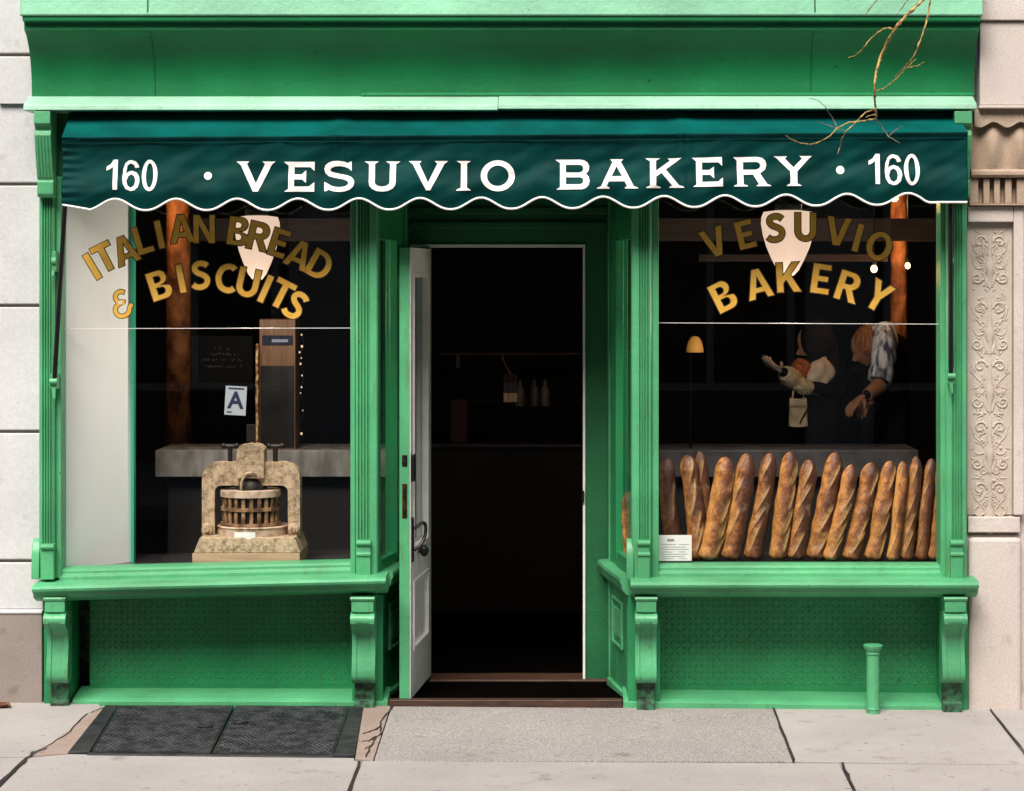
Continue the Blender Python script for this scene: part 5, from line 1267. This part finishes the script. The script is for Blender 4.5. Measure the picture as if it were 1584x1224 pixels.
# ================================================================== PEOPLE (customers inside)
def skin_mesh(nodes, edges, sub=2):
    me = bpy.data.meshes.new('skin'); me.from_pydata([n[0] for n in nodes], edges, [])
    ob = bpy.data.objects.new('skin', me); md = ob.modifiers.new('s', 'SKIN')
    if not me.skin_vertices: pass
    sv = me.skin_vertices[0].data if len(me.skin_vertices) else None
    if sv is None:
        b = bmesh.new(); b.from_mesh(me); b.verts.layers.skin.verify(); b.to_mesh(me); b.free(); sv = me.skin_vertices[0].data
    for i, n in enumerate(nodes):
        r_ = n[1]; sv[i].radius = r_ if hasattr(r_, '__len__') else (r_, r_)
    sv[0].use_root = True
    s_ = ob.modifiers.new('d', 'SUBSURF'); s_.levels = sub; s_.render_levels = sub
    return raw_mesh(ob)
def add_raw(mb_, vf, fn=None, mi=0):
    i0 = len(mb_.v); mb_.v += [tuple(fn(Vector(p))) if fn else p for p in vf[0]]; mb_.f += [[i0+k for k in f_] for f_ in vf[1]]; mb_.m += [mi]*len(vf[1])
def hand(mb_, wrist, dirn, palm_n, curl, size=1.0, mi=0, thumb_side=1):
    """palm plus five skinned fingers; dirn along the hand, palm_n out of the palm"""
    d = Vector(dirn).normalized(); n = Vector(palm_n); n = (n-d*n.dot(d)).normalized(); s = d.cross(n)*thumb_side
    W = Vector(wrist); S = size
    nodes = [(W, .024*S), (W+d*.045*S, (.034*S, .016*S)), (W+d*.085*S, (.036*S, .014*S))]
    add_raw(mb_, skin_mesh(nodes, [(0, 1), (1, 2)], 2), mi=mi)
    for k, (o, ln) in enumerate(((-.028, .060), (-.010, .074), (.009, .080), (.028, .072))):
        p = W+d*.088*S-s*o*-1*S; pts = [p-d*.02*S]; cur = d.copy(); ang = 0
        for seg in (.45, .32, .23):
            ang += curl*(.8 if seg > .4 else 1.0); dd = d*math.cos(ang)+n*math.sin(ang); pts.append(pts[-1]+dd*(ln*seg*S+(.02*S if seg > .4 else 0)))
        add_raw(mb_, skin_mesh([(q, r_*S) for q, r_ in zip(pts, (.0095, .0092, .0085, .007))], [(0, 1), (1, 2), (2, 3)], 1), mi=mi)
    p = W+d*.03*S+s*.030*S; pts = [p-s*.01*S, p+(s*.7+d*.6+n*.3).normalized()*.036*S, p+(s*.55+d*.75+n*.5).normalized()*.066*S]
    add_raw(mb_, skin_mesh([(q, r_*S) for q, r_ in zip(pts, (.013, .011, .008))], [(0, 1), (1, 2)], 1), mi=mi)

def head(mb_, c, yaw, pitch, skin_i, r=.092):
    """face looking along +x before rotation: brow, nose, lips, chin, eyes, ears"""
    Rm = Matrix.Rotation(yaw, 3, 'Z') @ Matrix.Rotation(pitch, 3, 'Y')
    n = 26; i0 = len(mb_.v); rings = []
    for i in range(1, n):
        a = PI*i/n; ring_ = []
        for k in range(n):
            b = 2*PI*k/n; x, y, z = math.sin(a)*math.cos(b), math.sin(a)*math.sin(b), math.cos(a)
            f_ = max(0, math.cos(b))
            rx = r*(.98 if x > 0 else 1.02); ry = r*.76*(1-.20*max(0, -z)); rz = r*1.18
            p = Vector((x*rx, y*ry, z*rz))
            fr_ = max(0, x)
            if x > 0:
                p.x += .030*math.exp(-(y/.17)**2)*math.exp(-((z+.18)/.17)**2)      # nose
                p.x += .010*math.exp(-(y/.25)**2)*math.exp(-((z+.55)/.07)**2)      # lips
                p.x += .018*math.exp(-(y/.28)**2)*math.exp(-((z+.86)/.12)**2)      # chin
                p.x -= .010*(math.exp(-((y-.36)/.15)**2)+math.exp(-((y+.36)/.15)**2))*math.exp(-((z-.04)/.12)**2)
            ring_.append(Vector(c)+Rm @ p)
        rings.append(ring_)
    mb_.loops(rings, skin_i)
    for s in (-1, 1):
        e = Vector(c)+Rm @ Vector((-.01, s*r*.77, -.01)); mb_.ball(e, .026, 8, skin_i, (.7, .45, 1.25))
    return Rm
# woman with dark hair, looking down at her phone (facing the first window)
yP = 1.75; sP = (13+yP)/F
def Q(px, py, dy=0.0): return P(px, py, yP+dy)
per = thing('person', 'person with dark hair and cream scarf looking at a phone, tote on arm', 'person', (X(1262, yP), yP, -.02))
fz = -.02
hip = Vector((X(1266, yP), yP, .92))
mb = MB()
hd = Q(1258, 531)
nodes = [(hip, (.15, .11)), (hip+Vector((0, 0, .22)), (.13, .10)), (Vector((X(1266, yP), yP, Z(583, yP))), (.15, .105)), (Vector((X(1263, yP), yP, Z(563, yP))), (.09, .075)), (Q(1260, 548), (.05, .05)), (hd, (.05, .05)),
         (Q(1240, 571, -.10), .052), (Q(1238, 595, -.17), .042), (Q(1221, 583, -.27), .036), (Q(1209, 573, -.33), .028),
         (Q(1292, 572, .06), .056), (Q(1300, 612, .02), .046), (Q(1268, 600, -.17), .038), (Q(1243, 597, -.24), .03),
         (hip+Vector((-.08, 0, -.08)), .10), (hip+Vector((-.085, -.02, -.45)), .065), (hip+Vector((-.085, .0, -.86)), .042), (hip+Vector((-.085, -.14, -.90)), .038),
         (hip+Vector((.08, .02, -.08)), .10), (hip+Vector((.085, .02, -.45)), .065), (hip+Vector((.085, .05, -.86)), .042), (hip+Vector((.085, -.09, -.90)), .038)]
edges = [(0, 1), (1, 2), (2, 3), (3, 4), (4, 5), (3, 6), (6, 7), (7, 8), (8, 9), (3, 10), (10, 11), (11, 12), (12, 13), (0, 14), (14, 15), (15, 16), (16, 17), (0, 18), (18, 19), (19, 20), (20, 21)]
add_raw(mb, skin_mesh(nodes, edges), mi=0)
head(mb, hd, PI-.25, R(24), 1)
hand(mb, Q(1207, 572, -.335), Q(1195, 567, -.38)-Q(1207, 572, -.335), (0, 0, 1), .35, .95, 1, -1)
hand(mb, Q(1243, 597, -.24), Q(1230, 590, -.28)-Q(1243, 597, -.24), (0, 0, 1), .45, .9, 1, 1)
mb.build('body', [M['coat'], M['skin']], per, smooth=60)
mb = MB(); mb.ball(hd+Vector((.022, -.012, .022)), .108, 16, 0, (.96, .92, 1.1)); mb.tube(smooth_path([hd+Vector((.06, .03, .03)), hd+Vector((.09, .04, -.06)), hd+Vector((.10, .03, -.18)), hd+Vector((.09, .01, -.30))], 4), [.07, .07, .07, .07, .065, .06, .06, .055, .05, .05, .04, .035, .02], 12)
mb.build('hair', M['hair'], per, smooth=70)
mb = MB()
rings = []
for i in range(15):
    t = i/14; r_ = .074+.056*math.sin(PI*min(1, t*1.15))**.8-.01*t
    rings.append([hd+Vector((-.01-.012*t+r_*(1+.09*math.sin(5*a_+7*t)+.05*math.sin(9*a_-5*t))*math.cos(a_), -.05*t-.045+r_*.85*(1+.09*math.sin(5*a_+7*t))*math.sin(a_), -.105-.19*t+.03*math.cos(a_)*(1-t))) for a_ in [2*PI*k/36 for k in range(36)]])
mb.loops(rings)
mb.build('scarf', M['scarf'], per, smooth=70)
mb = MB(); mb.tube(smooth_path([Q(1243, 562, -.10), Q(1236, 575, -.13), Q(1232, 585, -.16)], 4), [.05, .056, .058, .058, .058, .058, .056, .055, .05], 12); mb.build('sleeve', M['rust'], per, smooth=70)
mb = MB(); mb.tube([Q(1231, 589, -.19), Q(1226, 586, -.235), Q(1219, 581, -.28), Q(1213, 577, -.31)], [.052, .058, .055, .042], 14); mb.tube([Q(1250, 600, -.21), Q(1240, 597, -.25), Q(1234, 593, -.27)], [.045, .05, .038], 14)
mb.warp(lambda x, y, z: (x+.006*noise.noise(Vector((x*60, y*60, z*60))), y, z+.006*noise.noise(Vector((x*60, y*60, z*60+7))))); mb.build('fleece_cuff', M['fleece'], per, smooth=70)
ph = Q(1194, 563, -.40); mb = MB(); mb.box(-.036, .036, -.004, .004, -.07, .07)
Rm = Matrix.Rotation(R(-52), 3, 'Y') @ Matrix.Rotation(R(74), 3, 'Z'); mb.warp(lambda x, y, z: ph+Rm @ Vector((x, y, z)))
po = thing('phone', 'slim dark phone held up by the person in the cream scarf', 'phone', tuple(ph)); mb.build('shell', M['phone'], po, bevel=.003)
mb = MB(); mb.box(-.032, .032, -.0055, -.0045, -.062, .062); mb.warp(lambda x, y, z: ph+Rm @ Vector((x, y, z))); mb.build('screen', mat('phone_screen', (.2, .22, .25), .15), po)
tb = thing('tote_bag', 'tan canvas tote bag hanging from the arm of the person with the phone', 'bag', tuple(Q(1235, 658, -.22)))
mb = MB(); x0, x1, z0, z1 = X(1220, yP-.22), X(1249, yP-.22), Z(659, yP-.22), Z(616, yP-.22)
def bag(u, v_):
    a = 2*PI*u; cx = (x0+x1)/2; wv = 1-.10*v_
    return (cx+(x1-x0)/2*wv*max(-1, min(1, 1.25*math.cos(a))), yP-.22+.045*math.sin(a)*(1-.4*v_)+.006*math.sin(v_*8+a*3), lerp(z0, z1, v_)+.004*math.cos(a*2))
mb.grid(bag, 32, 12); mb.build('body', M['canvas'], tb, smooth=60)
mb = MB(); mb.poly([(x0+.002, yP-.268, z0+.115), (x1-.002, yP-.268, z0+.115), (x1-.004, yP-.268, z0+.119), (x0+.004, yP-.268, z0+.119)])
mb.tube([(x0+.06, yP-.272, z0+.02), (x1-.006, yP-.266, z0+.10)], .004, 6); mb.build('fold_seam', M['coat'], tb, recalc=False)
mb = MB(); mb.tube(smooth_path([(x0+.02, yP-.22, z1-.02), (x0+.03, yP-.22, z1+.05), (x0+.055, yP-.215, z1+.085), (x1-.03, yP-.22, z1+.05), (x1-.02, yP-.22, z1-.02)], 4), .006, 6); mb.build('strap', M['canvas'], tb, smooth=60)

# man in washed denim jacket, bending over the counter
p2 = thing('person', 'person with tan hair in washed denim jacket beside the brick column', 'person', (X(1368, yP), yP-.05, -.02))
hip = Vector((X(1372, yP), yP, .90))
mb = MB(); hd2 = Q(1341, 537, -.14)
nodes = [(hip, (.16, .12)), (hip+Vector((-.01, -.03, .24)), (.15, .11)), (Q(1366, 560, -.06), (.17, .12)), (Q(1360, 534, -.10), (.10, .085)), (Q(1348, 528, -.14), (.055, .055)), (hd2, (.05, .05)),
         (Q(1368, 525, -.22), .068), (Q(1364, 578, -.27), .056), (Q(1360, 600, -.34), .045), (Q(1338, 612, -.42), .032),
         (Q(1392, 530, .08), .066), (Q(1398, 580, .05), .055), (Q(1385, 606, -.20), .042), (Q(1352, 616, -.34), .030),
         (hip+Vector((-.09, 0, -.08)), .105), (hip+Vector((-.09, -.02, -.44)), .07), (hip+Vector((-.09, .0, -.84)), .046), (hip+Vector((-.09, -.15, -.88)), .04),
         (hip+Vector((.09, .02, -.08)), .105), (hip+Vector((.09, .02, -.44)), .07), (hip+Vector((.09, .04, -.84)), .046), (hip+Vector((.09, -.11, -.88)), .04)]
add_raw(mb, skin_mesh(nodes, edges), mi=0)
head(mb, hd2, PI+.25, R(32), 1)
hand(mb, Q(1338, 612, -.42), Q(1324, 622, -.45)-Q(1338, 612, -.42), (-.2, 0, -1), .35, 1.05, 1, 1)
hand(mb, Q(1352, 616, -.34), Q(1338, 628, -.38)-Q(1352, 616, -.34), (-.2, 0, -1), .45, 1.0, 1, -1)
mb.build('body', [M['coat'], M['skinwarm']], p2, smooth=60)
mb = MB(); mb.ball(hd2+Vector((.020, -.012, .032)), .106, 16, 0, (1.0, .95, .95)); mb.build('hair', M['hairtan'], p2, smooth=70)
mb = MB(); mb.tube(smooth_path([Q(1366, 510, -.18), Q(1369, 525, -.23), Q(1367, 550, -.265), Q(1364, 575, -.285), Q(1361, 590, -.31)], 5), [.045]+[.074+.003*math.sin(k*1.3) for k in range(1, 20)]+[.058], 16)
mb.build('denim_sleeve', M['denim'], p2, smooth=70)
mb = MB(); mb.tube([Q(1360, 597, -.33), Q(1352, 604, -.37), Q(1342, 610, -.41)], [.05, .044, .034], 12); mb.build('forearm', M['skinwarm'], p2, smooth=70)
